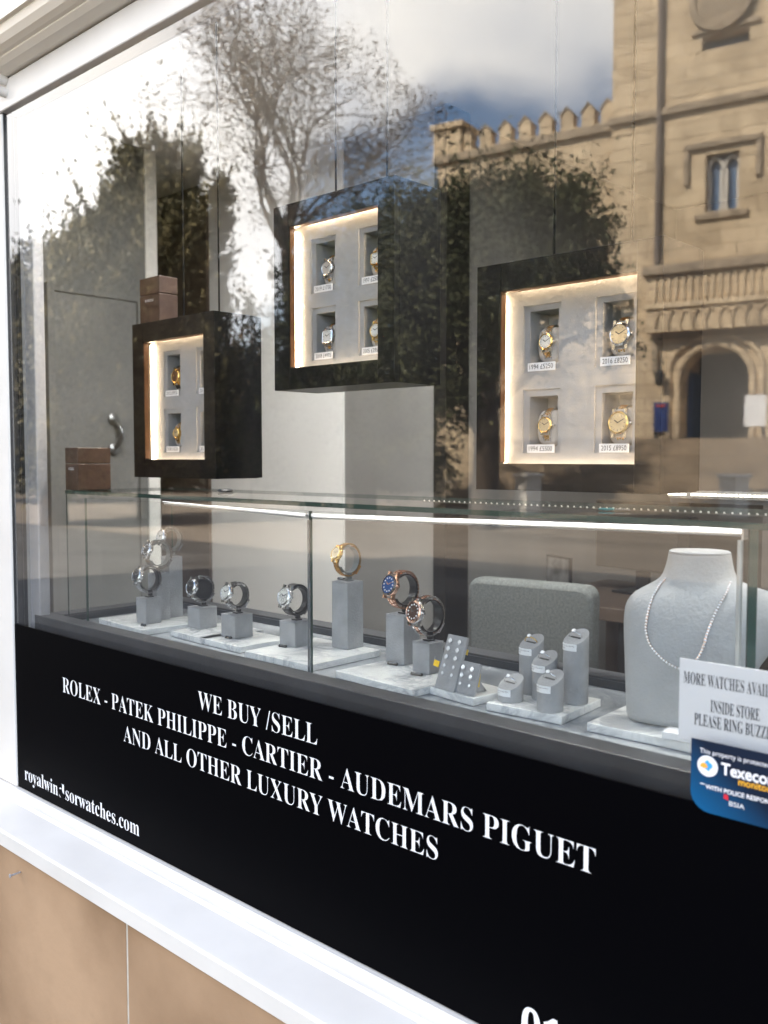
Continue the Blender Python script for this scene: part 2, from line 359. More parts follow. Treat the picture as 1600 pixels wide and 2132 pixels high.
hd = MB(); hd.box(XL - 0.14, XR + 0.14, HY, 0.04, HZ0, HZ1); hd.build('head_rail', WHITE, frame, bevel=0.003)
sl_ = MB()
sl_.extrude_x([(0.03, 0.62), (0.03, 0.672), (-0.012, 0.672), (-0.020, 0.667), (-0.020, 0.662), (-0.030, 0.660), (-0.036, 0.655), (-0.118, 0.647), (-0.121, 0.643), (-0.121, 0.613), (-0.10, 0.613), (-0.10, 0.62)],
              -3.2, 1.6)
sl_.build('sill', WHITE, frame, bevel=0.0012)
# cornice above the head rail, and the fascia board over it
co = MB()
dz_ = HZ1 + 0.0035
co.extrude_x([(0.02, dz_), (-0.020, dz_), (-0.040, dz_ + 0.004), (-0.052, dz_ + 0.012), (-0.052, dz_ + 0.015), (-0.060, dz_ + 0.016), (-0.072, dz_ + 0.021), (-0.082, dz_ + 0.032), (-0.086, dz_ + 0.045), (-0.086, dz_ + 0.048), (-0.095, dz_ + 0.049), (-0.095, dz_ + 0.075), (0.02, dz_ + 0.075)], -6, 3)
CREAM = noisy('cream_paint', (0.84, 0.77, 0.66), (0.88, 0.82, 0.72), 5, 0.45)
co.build('cornice', CREAM, shop, bevel=0.001)
fb = MB(); fb.box(-6, 3, -0.012, 0.02, dz_ + 0.077, 3.2); fb.build('fascia', WHITE, shop)
# round knobs of the shutter bracket on the left jamb
for (py, dr) in ((165, 0.012), (191, 0.011)):
    p = on_y(4, py, -0.02); kb = MB(); kb.lathe((p.x, -0.0115 if py < 180 else -0.0085, p.z), (0, -1, 0), (0, 0, 1), [(dr, 0), (dr, 0.012), (dr * 0.8, 0.02), (0.0, 0.024)], 20)
    kb.build('bracket_knob', WHITE, frame, smooth=True)
p = on_y(42, 1816, -0.104); sc_ = MB(); sc_.tube([(p.x, -0.103, p.z), (p.x, -0.125, p.z - 0.001)], 0.0022, 8); sc_.lathe((p.x, -0.125, p.z - 0.001), (0, -1, 0), (0, 0, 1), [(0.0045, 0), (0.0045, 0.0015), (0.0, 0.003)], 12); sc_.build('screw', GREYF, shop, smooth=True)
# grey aluminium inner frame with a rounded upper corner
al = MB(); x0, x1 = XL + 0.004, XL + 0.052; zt = 2.244; rad = 0.035
poly_o = [(x0, 0.68), (x0, zt)] + [(XR, zt), (XR, zt - 0.012)]
arc = [(x1 + rad - rad * math.cos(t * math.pi / 16) , zt - 0.012 - rad + rad * math.sin(t * math.pi / 16)) for t in range(0, 9)]
al.prism(list(reversed(poly_o + list(reversed(arc)) + [(x1, 0.68)])), 0.034, 0.060)
al.build('inner_frame', GREYF, frame, bevel=0.003)
al2 = MB(); al2.box(XL + 0.004, XL + 0.022, 0.060, 0.075, 1.085, zt); al2.build('glazing_bead', GREYF, frame)
# double glazing: two panes, the inner one not quite parallel
pg = MB(); pg.box(XL - 0.004, XR + 0.004, 0.0, 0.006, 0.675, 2.245); pg.build('outer_pane', PANE1, frame)
pg = MB(); pg.box(XL + 0.001, XR + 0.004, -0.003, 0.003, 0.675 - 1.46, 2.243 - 1.46)
ip = pg.build('inner_pane', PANE2, frame); ip.location = (0, 0.022, 1.46); ip.rotation_euler = (R(0.03), 0, R(0.05))

# the room behind the window
WALLG = noisy('interior_grey_wall', (0.145, 0.148, 0.146), (0.17, 0.173, 0.17), 3, 0.7)
WALLW = noisy('interior_white_panel', (0.72, 0.73, 0.725), (0.77, 0.78, 0.775), 3, 0.6)
WALLD = noisy('interior_dark_panel', (0.19, 0.19, 0.185), (0.22, 0.22, 0.215), 3, 0.6)
TAUPE = noisy('interior_taupe_wall', (0.19, 0.178, 0.165), (0.22, 0.205, 0.19), 3, 0.7)
DBROWN = noisy('dark_brown_panel', (0.060, 0.042, 0.033), (0.080, 0.058, 0.045), 4, 0.5)
BLACKW = mat('black_pillar', (0.008, 0.008, 0.009), 0.4)
FLOORM = noisy('shop_floor_wood', (0.10, 0.07, 0.05), (0.15, 0.11, 0.08), 5, 0.4, stretch=(1, 8, 1))
YB = 1.75
bw = MB()
def strip(m, p0, p1, y=YB, z0=0.0, z1=2.75, yo=0.0):
    a, b = on_y(p0, 1000, y).x, on_y(p1, 1000, y).x
    m.box(a, b, y - yo, y + 0.12, z0, z1)
s1 = MB(); s1.box(-6, on_y(333, 1000, YB).x, YB, YB + 0.12, 0, 2.75); s1.build('back_wall', WALLD, shop)
s1 = MB(); strip(s1, 333, 445, yo=0.03); s1.build('brown_pilaster', DBROWN, shop)
s1 = MB(); strip(s1, 445, 720, yo=0.012); s1.build('white_panel', WALLW, shop)
s1 = MB(); strip(s1, 720, 910, yo=0.005); s1.build('grey_panel', WALLD, shop)
s1 = MB(); strip(s1, 910, 935, yo=0.02); s1.build('black_pillar', BLACKW, shop)
def on_x(px, py, x): d = ray(px, py); return CAM + d * ((x - CAM.x) / d.x)
XP = on_y(332, 1000, 1.30).x                # partition that runs from the window to the white post
s1 = MB(); s1.box(XP - 0.10, XP, 0.07, on_x(331, 1000, XP).y, 0.007, 2.75); s1.build('partition', WALLG, shop)
s1 = MB(); s1.box(XP - 0.11, XP + 0.008, on_x(309, 1000, XP).y, on_x(332, 1000, XP).y, 0.008, 2.749); s1.build('white_post', mat('white_post', (0.75, 0.75, 0.73), 0.5), shop)
xp = on_y(935, 1000, YB).x
s1 = MB(); s1.box(xp - 0.14, xp - 0.06, YB + 0.12, 3.7, 0, 2.75); s1.build('side_wall', WALLD, shop)
s1 = MB(); s1.box(xp - 0.10, 3, 3.7, 3.82, 0, 2.75); s1.build('rear_wall', TAUPE, shop)
s1 = MB(); s1.box(2.9, 3, 0.25, 3.7, 0, 2.75); s1.build('end_wall', TAUPE, shop)
s1 = MB(); s1.box(-6, -5.9, 0.25, YB, 0, 2.75); s1.build('end_wall', WALLG, shop)
s1 = MB(); s1.box(-6, 3, 0.05, 3.82, -0.1, 0.006); s1.build('floor', FLOORM, shop)
s1 = MB(); s1.box(-6, 3, 0.05, 3.82, 2.752, 2.9); s1.build('ceiling', mat('ceiling_paint', (0.62, 0.61, 0.58), 0.8), shop)
s1 = MB(); s1.box(-12, 8, 0.285, 9.0, 8.4, 8.9); s1.box(-12, 8, 8.8, 9.0, 0, 8.398); s1.build('shade_roof', mat('roof_lead', (0.12, 0.12, 0.13), 0.6), shop)  # unseen roof and rear wall, raised so their shadow covers the near pavement
s1 = MB(); s1.box(-6, 3, 0.045, 0.065, 2.25, 3.2); s1.build('lintel', WALLG, shop)
# panelled door with a handle in the grey wall
dy0, dy1 = on_x(112, 900, XP).y, on_x(283, 900, XP).y
s1 = MB(); s1.box(XP + 0.001, XP + 0.022, dy0, dy1, 0.01, 2.1); door = s1.build('door', noisy('door_grey', (0.15, 0.152, 0.15), (0.175, 0.177, 0.175), 4, 0.5), shop, bevel=0.004)
s1 = MB()
for a, b in ((dy0 - 0.03, dy0 - 0.001), (dy1 + 0.001, dy1 + 0.03)): s1.box(XP + 0.001, XP + 0.030, a, b, 0.01, 2.13)
s1.box(XP + 0.001, XP + 0.0295, dy0 - 0.001, dy1 + 0.001, 2.101, 2.13); s1.build('door_frame', WALLG, door)
h = on_x(243, 872, XP + 0.05); h2 = on_x(243, 935, XP + 0.05)
s1 = MB(); zz = [h2.z + (h.z - h2.z) * t / 8 for t in range(9)]
s1.tube([(XP + 0.022, h.y, zz[0])] + [(XP + 0.03 + 0.045 * math.sin(math.pi * t / 8), h.y + 0.012 * math.sin(math.pi * t / 8), zz[t]) for t in range(9)] + [(XP + 0.022, h.y, zz[-1])], 0.010, 10)
for z in (zz[0], zz[-1]): s1.lathe((XP + 0.0225, h.y, z), (1, 0, 0), (0, 0, 1), [(0.024, 0), (0.024, 0.010), (0.014, 0.016), (0.0, 0.018)], 16)
s1.build('handle', mat('handle_steel', (0.22, 0.23, 0.24), 0.35, 0.9), door, smooth=True)

# downlights added out of view to brighten the room
DL = None; k = 0
for (x, y) in ((-1.95, 0.62), (-1.5, 0.70), (-1.05, 0.70), (-0.6, 0.75), (-0.1, 0.80), (0.5, 0.9), (1.3, 2.6), (-2.42, 0.45)):
    if DL is None:
        DL = thing('fill_downlight', 'round downlight added out of view in the shop ceiling', 'ceiling light', (x, y, 2.75), group='downlights added out of view in the shop ceiling')
        r_ = MB(); r_.lathe((0, 0, 0), (0, 0, -1), (1, 0, 0), [(0.075, 0.0), (0.075, 0.006), (0.056, 0.006), (0.056, 0.0)], 28, closed=True); r_.build('rim', WHITE, DL)
        r_ = MB(); r_.lathe((0, 0, -0.002), (0, 0, -1), (1, 0, 0), [(0.054, 0.0), (0.054, 0.001)], 28); r_.build('lamp', CEILL, DL)
        d = DL
    else:
        d = copy_tree(DL); d.location = (x, y, 2.75)

# furniture behind the display
def chair():
    p = on_y(1097, 1275, 1.15)
    t = thing('armchair', 'grey fabric chair with a rounded back behind the display case', 'chair', (p.x, 1.15, 0.0), R(8))
    FAB = noisy('grey_weave', (0.105, 0.112, 0.110), (0.15, 0.158, 0.155), 160, 0.95, 3, 0.35, 0.65, bump=0.2, bscale=400, spec=0.1)
    w = 0.19; top = on_y(1097, 1212, 1.15).z; bot = 0.60; r = 0.035
    poly = [(-w * 0.98, bot), (w * 0.98, bot)]
    poly += [(w - r + r * math.cos(a * math.pi / 12), top - r + r * math.sin(a * math.pi / 12)) for a in range(0, 7)]
    poly += [(-w + r - r * math.sin(a * math.pi / 12), top - r + r * math.cos(a * math.pi / 12)) for a in range(0, 7)]
    b = MB(); b.prism(poly, 0, 0.07); b.build('backrest', FAB, t, smooth=True, bevel=0.015)
    b = MB(); b.box(-0.22, 0.22, 0.075, 0.50, 0.42, 0.52); b.build('seat', FAB, t, smooth=True, bevel=0.03)
    for sx in (-0.19, 0.19):
        for sy in (0.05, 0.46):
            b = MB(); b.tube([(sx, sy, 0.43), (sx * 1.05, sy, 0.0)], [0.018, 0.012], 10); b.build('leg', BLACKP, t, smooth=True)
    return t
chair()
def table():
    p = on_y(1290, 1280, 1.95); z = on_y(1290, 1268, 1.95).z
    t = thing('desk', 'dark wooden desk with black legs behind the bust', 'desk', (p.x, 1.95, 0))
    b = MB(); b.box(-0.45, 1.3, 0, 0.7, z - 0.05, z); b.build('desktop', DBROWN, t, bevel=0.004)
    for x in (-0.02, 1.22):
        for y in (0.03, 0.6):
            b = MB(); b.box(x, x + 0.06, y, y + 0.06, 0.006, z - 0.051); b.build('leg', BLACKW, t)
    b = MB(); b.box(-0.44, 1.29, 0.68, 0.70, z - 0.55, z - 0.052); b.build('modesty_panel', DBROWN, t)
    # picture frame and screen on it
    q = thing('photo_frame', 'grey standing photo print on the dark desk', 'picture', (p.x - 0.52, 2.2, z + 0.001))
    return t, p, z
dk, dp, dz = table()
q = on_y(1128, 1230, 2.05)
for o in list(bpy.data.objects):
    if o.name.startswith('photo_frame'): bpy.data.objects.remove(o)
q = thing('photo_frame', 'small pale framed print standing on the desk beside the dark screen', 'picture', (dp.x - 0.35, 2.10, dz + 0.001), R(-20))
b = MB(); b.box(-0.075, 0.075, 0, 0.012, 0, 0.15); b.build('frame', BLACKP, q, bevel=0.002)
b = MB(); b.box(-0.066, 0.066, -0.003, 0, 0.009, 0.141); b.build('print', noisy('grey_print', (0.04, 0.04, 0.04), (0.16, 0.16, 0.16), 16, 0.5), q)
q = thing('monitor', 'dark computer monitor standing on the desk', 'monitor', (dp.x - 0.13, 2.32, dz + 0.001), R(-10))
b = MB(); b.box(-0.21, 0.21, 0, 0.03, 0.09, 0.36); b.build('screen', mat('screen_back', (0.03, 0.028, 0.026), 0.4), q, bevel=0.006)
b = MB(); b.box(-0.03, 0.03, 0.031, 0.045, 0.01, 0.2); b.box(-0.09, 0.09, -0.04, 0.10, 0, 0.009); b.build('stand', BLACKP, q)
q = thing('rear_counter', 'taupe counter with a lit top against the rear wall', 'counter', (0.25, 3.0, 0.006))
b = MB(); b.box(-1.1, 1.6, 0, 0.6, 0, 1.28); b.build('body', TAUPE, q, bevel=0.004)
b = MB(); b.box(-1.12, 1.62, -0.02, 0.61, 1.282, 1.31); b.build('top', WALLD, q, bevel=0.002)

# ------------------------------------------------------------------ black vinyl panel with white lettering
vs_ = thing('vinyl_sign', 'glossy black panel across the lower window with rows of white serif lettering', 'sign', (0, 0, 0))
ZV = 1.062
b = MB(); b.box(XL + 0.001, XR, -0.004, -0.001, 0.6745, ZV); b.build('panel', BLACKV, vs_)
YT = -0.0046
def line(body, pa, pb, cap, bold=0.0):
    a, c = on_y(*pa, YT), on_y(*pb, YT)
    return text('lettering', body, VWHITE, vs_, a.x, c.x, (a.z + c.z) / 2, cap, YT, bold=bold - 0.010)
line('WE BUY /SELL', (413, 1478), (661, 1549), 0.0325)
line('ROLEX - PATEK PHILIPPE - CARTIER - AUDEMARS PIGUET', (131, 1441), (1240, 1822), 0.0325)
line('AND ALL OTHER LUXURY WATCHES', (258, 1545), (912, 1790), 0.0325)
for body, px0, px1 in (('royalwin', 53, 121), ('d', 122.5, 135), ('sorwatches.com', 137, 289)):
    zb_ = (on_y(53, 1623, YT).z + on_y(289, 1741, YT).z) / 2
    text('lettering', body, VWHITE, vs_, on_y(px0, 1650, YT).x, on_y(px1, 1650, YT).x, zb_, 0.031, YT, bold=-0.006)
a = on_y(1085, 2180, YT); text('lettering', '017', VWHITE, vs_, on_y(1086, 2150, YT).x, on_y(1086, 2150, YT).x + 0.098, on_y(1086, 2093, YT).z - 0.052, 0.052, YT, capref=0.69)
# a torn flake of vinyl over the d of the web address
p = on_y(128, 1651, YT); b = MB(); b.prism([(p.x - 0.016, p.z + 0.001), (p.x + 0.004, p.z - 0.012), (p.x + 0.0155, p.z - 0.016), (p.x + 0.0150, p.z - 0.001), (p.x - 0.002, p.z + 0.0075), (p.x - 0.016, p.z + 0.010)], YT - 0.0012, YT - 0.0006)
b.build('torn_flake', BLACKV, vs_)

# ------------------------------------------------------------------ display bench
YLF, YLB, YB0, YB1 = 0.032, 0.075, 0.39, 0.437          # ledge front / inner edge / rear inner / rear outer
ZL, ZM = 1.082, 1.064
bench = thing('display_bench', 'dark grey window bench with a recessed grey marble top', 'display bench', (0, 0, 0))
BXL, BXR = -2.092, 0.72
b = MB(); b.box(BXL, BXR, YLF, YLB, 0.02, ZL); b.build('front_ledge', BENCH, bench, bevel=0.0015)
b = MB(); b.box(BXL, BXL + 0.05, YLB + 0.0005, YB0 - 0.0005, 0.02, ZL); b.build('end_ledge', BENCH, bench, bevel=0.0015)
b = MB(); b.box(BXL, BXR, YB0, YB1, 0.02, ZL); b.build('back_ledge', BENCH, bench, bevel=0.0015)
b = MB(); b.box(BXL + 0.051, BXR, YB0 - 0.004, YB0 - 0.0005, ZM + 0.0005, ZL - 0.004); b.box(BXL + 0.0505, BXL + 0.053, YLB + 0.001, YB0 - 0.005, ZM + 0.0005, ZL - 0.004)
b.build('inner_lining', BENCHD, bench)
b = MB(); b.box(BXL + 0.0505, BXR, YLB + 0.0005, YB0 - 0.0005, 1.03, ZM); b.build('marble_top', MARBLEG, bench)

# ------------------------------------------------------------------ glass case
case = thing('glass_case', 'long frameless glass case with a bright light tube along its front edge', 'display case', (0, 0, 0))
CX0, CX1, CXJ = -2.045, -0.425, on_y(648, 1200, 0.095).x
YC0, YC1, ZC0, ZC1 = 0.092, 0.386, ZM + 0.0005, 1.366
def pane(name, x0, x1, y0, y1, z0, z1):
    b = MB(); b.box(x0, x1, y0, y1, z0, z1)
    dims = (x1 - x0, y1 - y0, z1 - z0); thin = dims.index(min(dims))
    for i, ax in enumerate((2, 2, 1, 0, 1, 0)): b.m[i] = 0 if ax == thin else 1
    me = b.build(name, [CASEG, GEDGE], case)
    return me
pane('front_pane', CX0 + 0.085, CXJ - 0.001, YC0, YC0 + 0.006, ZC0, ZC1 - 0.008)
pane('front_pane', CXJ + 0.001, CX1 - 0.012, YC0, YC0 + 0.006, ZC0, ZC1 - 0.008)
pane('end_pane', CX0, CX0 + 0.006, YC0, YC1 - 0.004, ZC0, ZC1 - 0.0005)
pane('end_pane', CX1 - 0.010, CX1, YC0, YC1 - 0.004, ZC0, ZC1 - 0.0005)
pane('top_pane', CX0, CX1 + 0.45, YC0 - 0.002, YC1 + 0.004, ZC1, ZC1 + 0.008)
t0, t1, t2 = on_y(340, 1044, 0.1), on_y(648, 1072, 0.1), on_y(1549, 1104, 0.1)
def tube_sec(a, c, r):
    b = MB(); a, c = Vector(a), Vector(c); b.tube([a + (c - a) * (q / 6) for q in range(7)], r, 16)
    return b.build('light_tube', TUBE, case, smooth=True)
tube_sec((t0.x, 0.099, t0.z), (t1.x - 0.006, 0.099, t1.z), [0.0005, 0.0008, 0.0011, 0.0014, 0.0016, 0.0018, 0.0019]); tube_sec((t1.x + 0.006, 0.099, t1.z), (t2.x, 0.099, t2.z), 0.0022)
def rail(a, c):
    b = MB(); b.tube([a, c], 0.0024, 10); return b.build('tube_rail', ALU, case, smooth=True)
rail((t0.x, 0.104, t0.z - 0.0046), (t1.x, 0.104, t1.z - 0.0046)); rail((t1.x, 0.104, t1.z - 0.0046), (t2.x, 0.104, t2.z - 0.0050))
b = MB(); b.lathe((t1.x - 0.009, 0.099, t1.z), (1, 0, 0), (0, 0, 1), [(0.0048, 0), (0.0048, 0.016)], 16); b.build('tube_joint', ALU, case, smooth=True)
b = MB(); b.box(t2.x, t2.x + 0.003, 0.093, 0.106, t2.z - 0.011, t2.z + 0.006); b.build('end_cap', ALU, case)
b = MB(); b.box(CXJ - 0.0025, CXJ + 0.0025, YC0 - 0.003, YC0 - 0.0005, ZC0, t1.z - 0.008); b.build('joint_strip', mat('joint_chrome', (0.35, 0.38, 0.40), 0.15, 0.8), case)
b = MB(); b.tube([(t2.x - 0.004, 0.101, t2.z - 0.012), (t2.x - 0.004, 0.101, ZC0)], 0.0035, 10); b.build('corner_post', mat('pale_post', (0.55, 0.56, 0.55), 0.3, 0.4), case, smooth=True)
b = MB(); b.box(CXJ - 0.008, CXJ + 0.008, YC0 - 0.006, YC0 + 0.010, ZM + 0.0004, ZM + 0.004); b.build('pane_foot', ALU, case)
# rows of small leds along the rear edge
led = thing('led_strip', 'dim dotted light strip along the rear edge of the glass case top', 'light strip', (0, 0, 0))
b = MB(); b.box(-1.2, -0.05, YC1 + 0.005, YC1 + 0.009, ZC1 - 0.003, ZC1 + 0.004); b.build('carrier', mat('led_tape', (0.12, 0.115, 0.10), 0.4), led)
b = MB()
for i in range(92): b.box(-1.195 + i * 0.0125, -1.192 + i * 0.0125, YC1 + 0.0035, YC1 + 0.0049, ZC1 - 0.001, ZC1 + 0.002)
b.build('diodes', LEDDIM, led)
pa, pb = on_y(1392, 1028, 1.02), on_y(1640, 1031, 1.02)
led2 = thing('led_strip', 'bright dotted light strip at the right end behind the glass case', 'light strip', (0, 0, 0))
b = MB(); b.box(pa.x, pb.x + 0.3, 1.021, 1.03, pa.z - 0.008, pa.z + 0.008); b.build('carrier', WALLD, led2)
b = MB(); x = pa.x
while x < pb.x + 0.3:
    if not (pa.x + 0.045 < x < pa.x + 0.055): b.box(x, x + 0.0062, 1.018, 1.0209, pa.z - 0.0026, pa.z + 0.0022)
    x += 0.0085 + 0.002 * random.random()
b.build('diodes', LEDDOT, led2)
for o in (led2,):
    q = MB(); q.box(pa.x, pb.x + 0.5, 1.031, 1.5, pa.z - 0.02, pa.z - 0.009); c = q.build('side_shelf', WALLD); tag(c, 'slim dark shelf carrying the bright light strip at the right', 'shelf')
    q = MB(); q.box(pb.x + 0.42, pb.x + 0.48, 1.05, 1.48, 0.006, pa.z - 0.0205); q.box(pa.x + 0.01, pa.x + 0.04, 1.05, 1.48, 0.006, pa.z - 0.0205); q.build('support', BLACKW, c)

# ------------------------------------------------------------------ wall mounted display cabinets
CW, CH, CDP = 0.352, 0.39, 0.14
OX0, OX1, OZ0, OZ1 = 0.050, 0.308, 0.046, 0.342
COLS = ((0.064, 0.076, 0.134, 0.141), (0.207, 0.219, 0.275, 0.283))
ROWS = ((0.064, 0.076, 0.163, 0.175), (0.206, 0.220, 0.311, 0.321))
PY = 0.050
def relief(b, xs, zs, dep, m=0):
    nx, nz = len(xs) - 1, len(zs) - 1
    for i in range(nx):
        for j in range(nz):
            y = dep[i][j]; x0, x1, z0, z1 = xs[i], xs[i + 1], zs[j], zs[j + 1]
            b.add([(x0, y, z0), (x1, y, z0), (x1, y, z1), (x0, y, z1)], [(0, 1, 2, 3)], m)
            if i + 1 < nx and dep[i + 1][j] != y:
                y2 = dep[i + 1][j]; b.add([(x1, y, z0), (x1, y2, z0), (x1, y2, z1), (x1, y, z1)], [(0, 1, 2, 3)] if y2 > y else [(3, 2, 1, 0)], m)
            if j + 1 < nz and dep[i][j + 1] != y:
                y2 = dep[i][j + 1]; b.add([(x0, y, z1), (x1, y, z1), (x1, y2, z1), (x0, y2, z1)], [(0, 1, 2, 3)] if y2 > y else [(3, 2, 1, 0)], m)
def cabinet(x, z, label, y=0.33, rz=0.0):
    t = thing('display_cabinet', label, 'display cabinet', (x, y, z), rz, 'black lit cabinets hung in the window')
    b = MB(); L_ = 0.014
    b.box(0, OX0, 0, L_, 0, CH); b.box(OX1, CW, 0, L_, 0, CH); b.box(OX0 + 0.0002, OX1 - 0.0002, 0.0003, L_, 0, OZ0); b.box(OX0 + 0.0002, OX1 - 0.0002, 0.0003, L_, OZ1, CH)
    b.box(0.0003, 0.012, L_, CDP - 0.012, 0.0003, CH - 0.0003); b.box(CW - 0.012, CW - 0.0003, L_, CDP - 0.012, 0.0003, CH - 0.0003)
    b.box(0.0125, CW - 0.0125, L_, CDP - 0.012, 0.0006, 0.012); b.box(0.0125, CW - 0.0125, L_, CDP - 0.012, CH - 0.012, CH - 0.0006)
    b.box(0.0015, CW - 0.0015, CDP - 0.0118, CDP, 0.0015, CH - 0.0015)
    b.build('case', CAB, t, bevel=0.0008)
    b = MB()
    b.box(OX0 - 0.0010, OX0 + 0.0016, 0.002, L_ + 0.001, OZ0 + 0.002, OZ1 - 0.002); b.box(OX0 + 0.002, OX1, 0.002, L_ + 0.001, OZ1 - 0.0016, OZ1 + 0.001)
    b.build('lip', WOODIN, t)
    xs = [0.013]; [xs.extend(c) for c in COLS]; xs.append(CW - 0.013)
    zs = [0.013]; [zs.extend(c) for c in ROWS]; zs.append(CH - 0.013)
    dep = [[PY] * (len(zs) - 1) for _ in range(len(xs) - 1)]
    for ci in (0, 1):
        for ri in (0, 1):
            i0, j0 = 1 + ci * 4, 1 + ri * 4
            for i in range(i0, i0 + 3):
                for j in range(j0, j0 + 3): dep[i][j] = PY + 0.004
            dep[i0 + 1][j0 + 1] = PY + 0.062
    b = MB(); relief(b, xs, zs, dep); b.build('display_panel', SUEDE, t, fix=False)
    for (x0, x1, z0, z1) in ((OX0 - 0.031, OX0 - 0.025, OZ0, OZ1), (OX1 + 0.020, OX1 + 0.026, OZ0, OZ1), (OX0, OX1, OZ0 - 0.020, OZ0 - 0.014), (OX0, OX1, OZ1 + 0.018, OZ1 + 0.024)):
        b = MB(); b.box(x0, x1, PY - 0.009, PY - 0.003, z0, z1); b.build('led_strip', LEDW, t)
    for cx in (0.10, 0.25):
        b = MB(); b.tube([(cx, 0.09, CH), (cx, 0.09, 2.75 - z)], 0.0022, 8); b.build('hanger_rod', mat('hanger_black', (0.006, 0.006, 0.007), 0.7, spec=0.1), t, smooth=True)
    return t
CABS = ((-2.132, 1.400, 'left black cabinet, lowest and farthest, framing two lit watch niches', R(-0.6)),
        (-1.571, 1.595, 'middle black cabinet, hung highest, with four lit niches partly cut by its frame', 0.0),
        (-1.021, 1.394, 'right black cabinet nearest the viewer, showing four two tone watches', 0.0))
cabs = [cabinet(x, z, lb, 0.33, rz) for (x, z, lb, rz) in CABS]

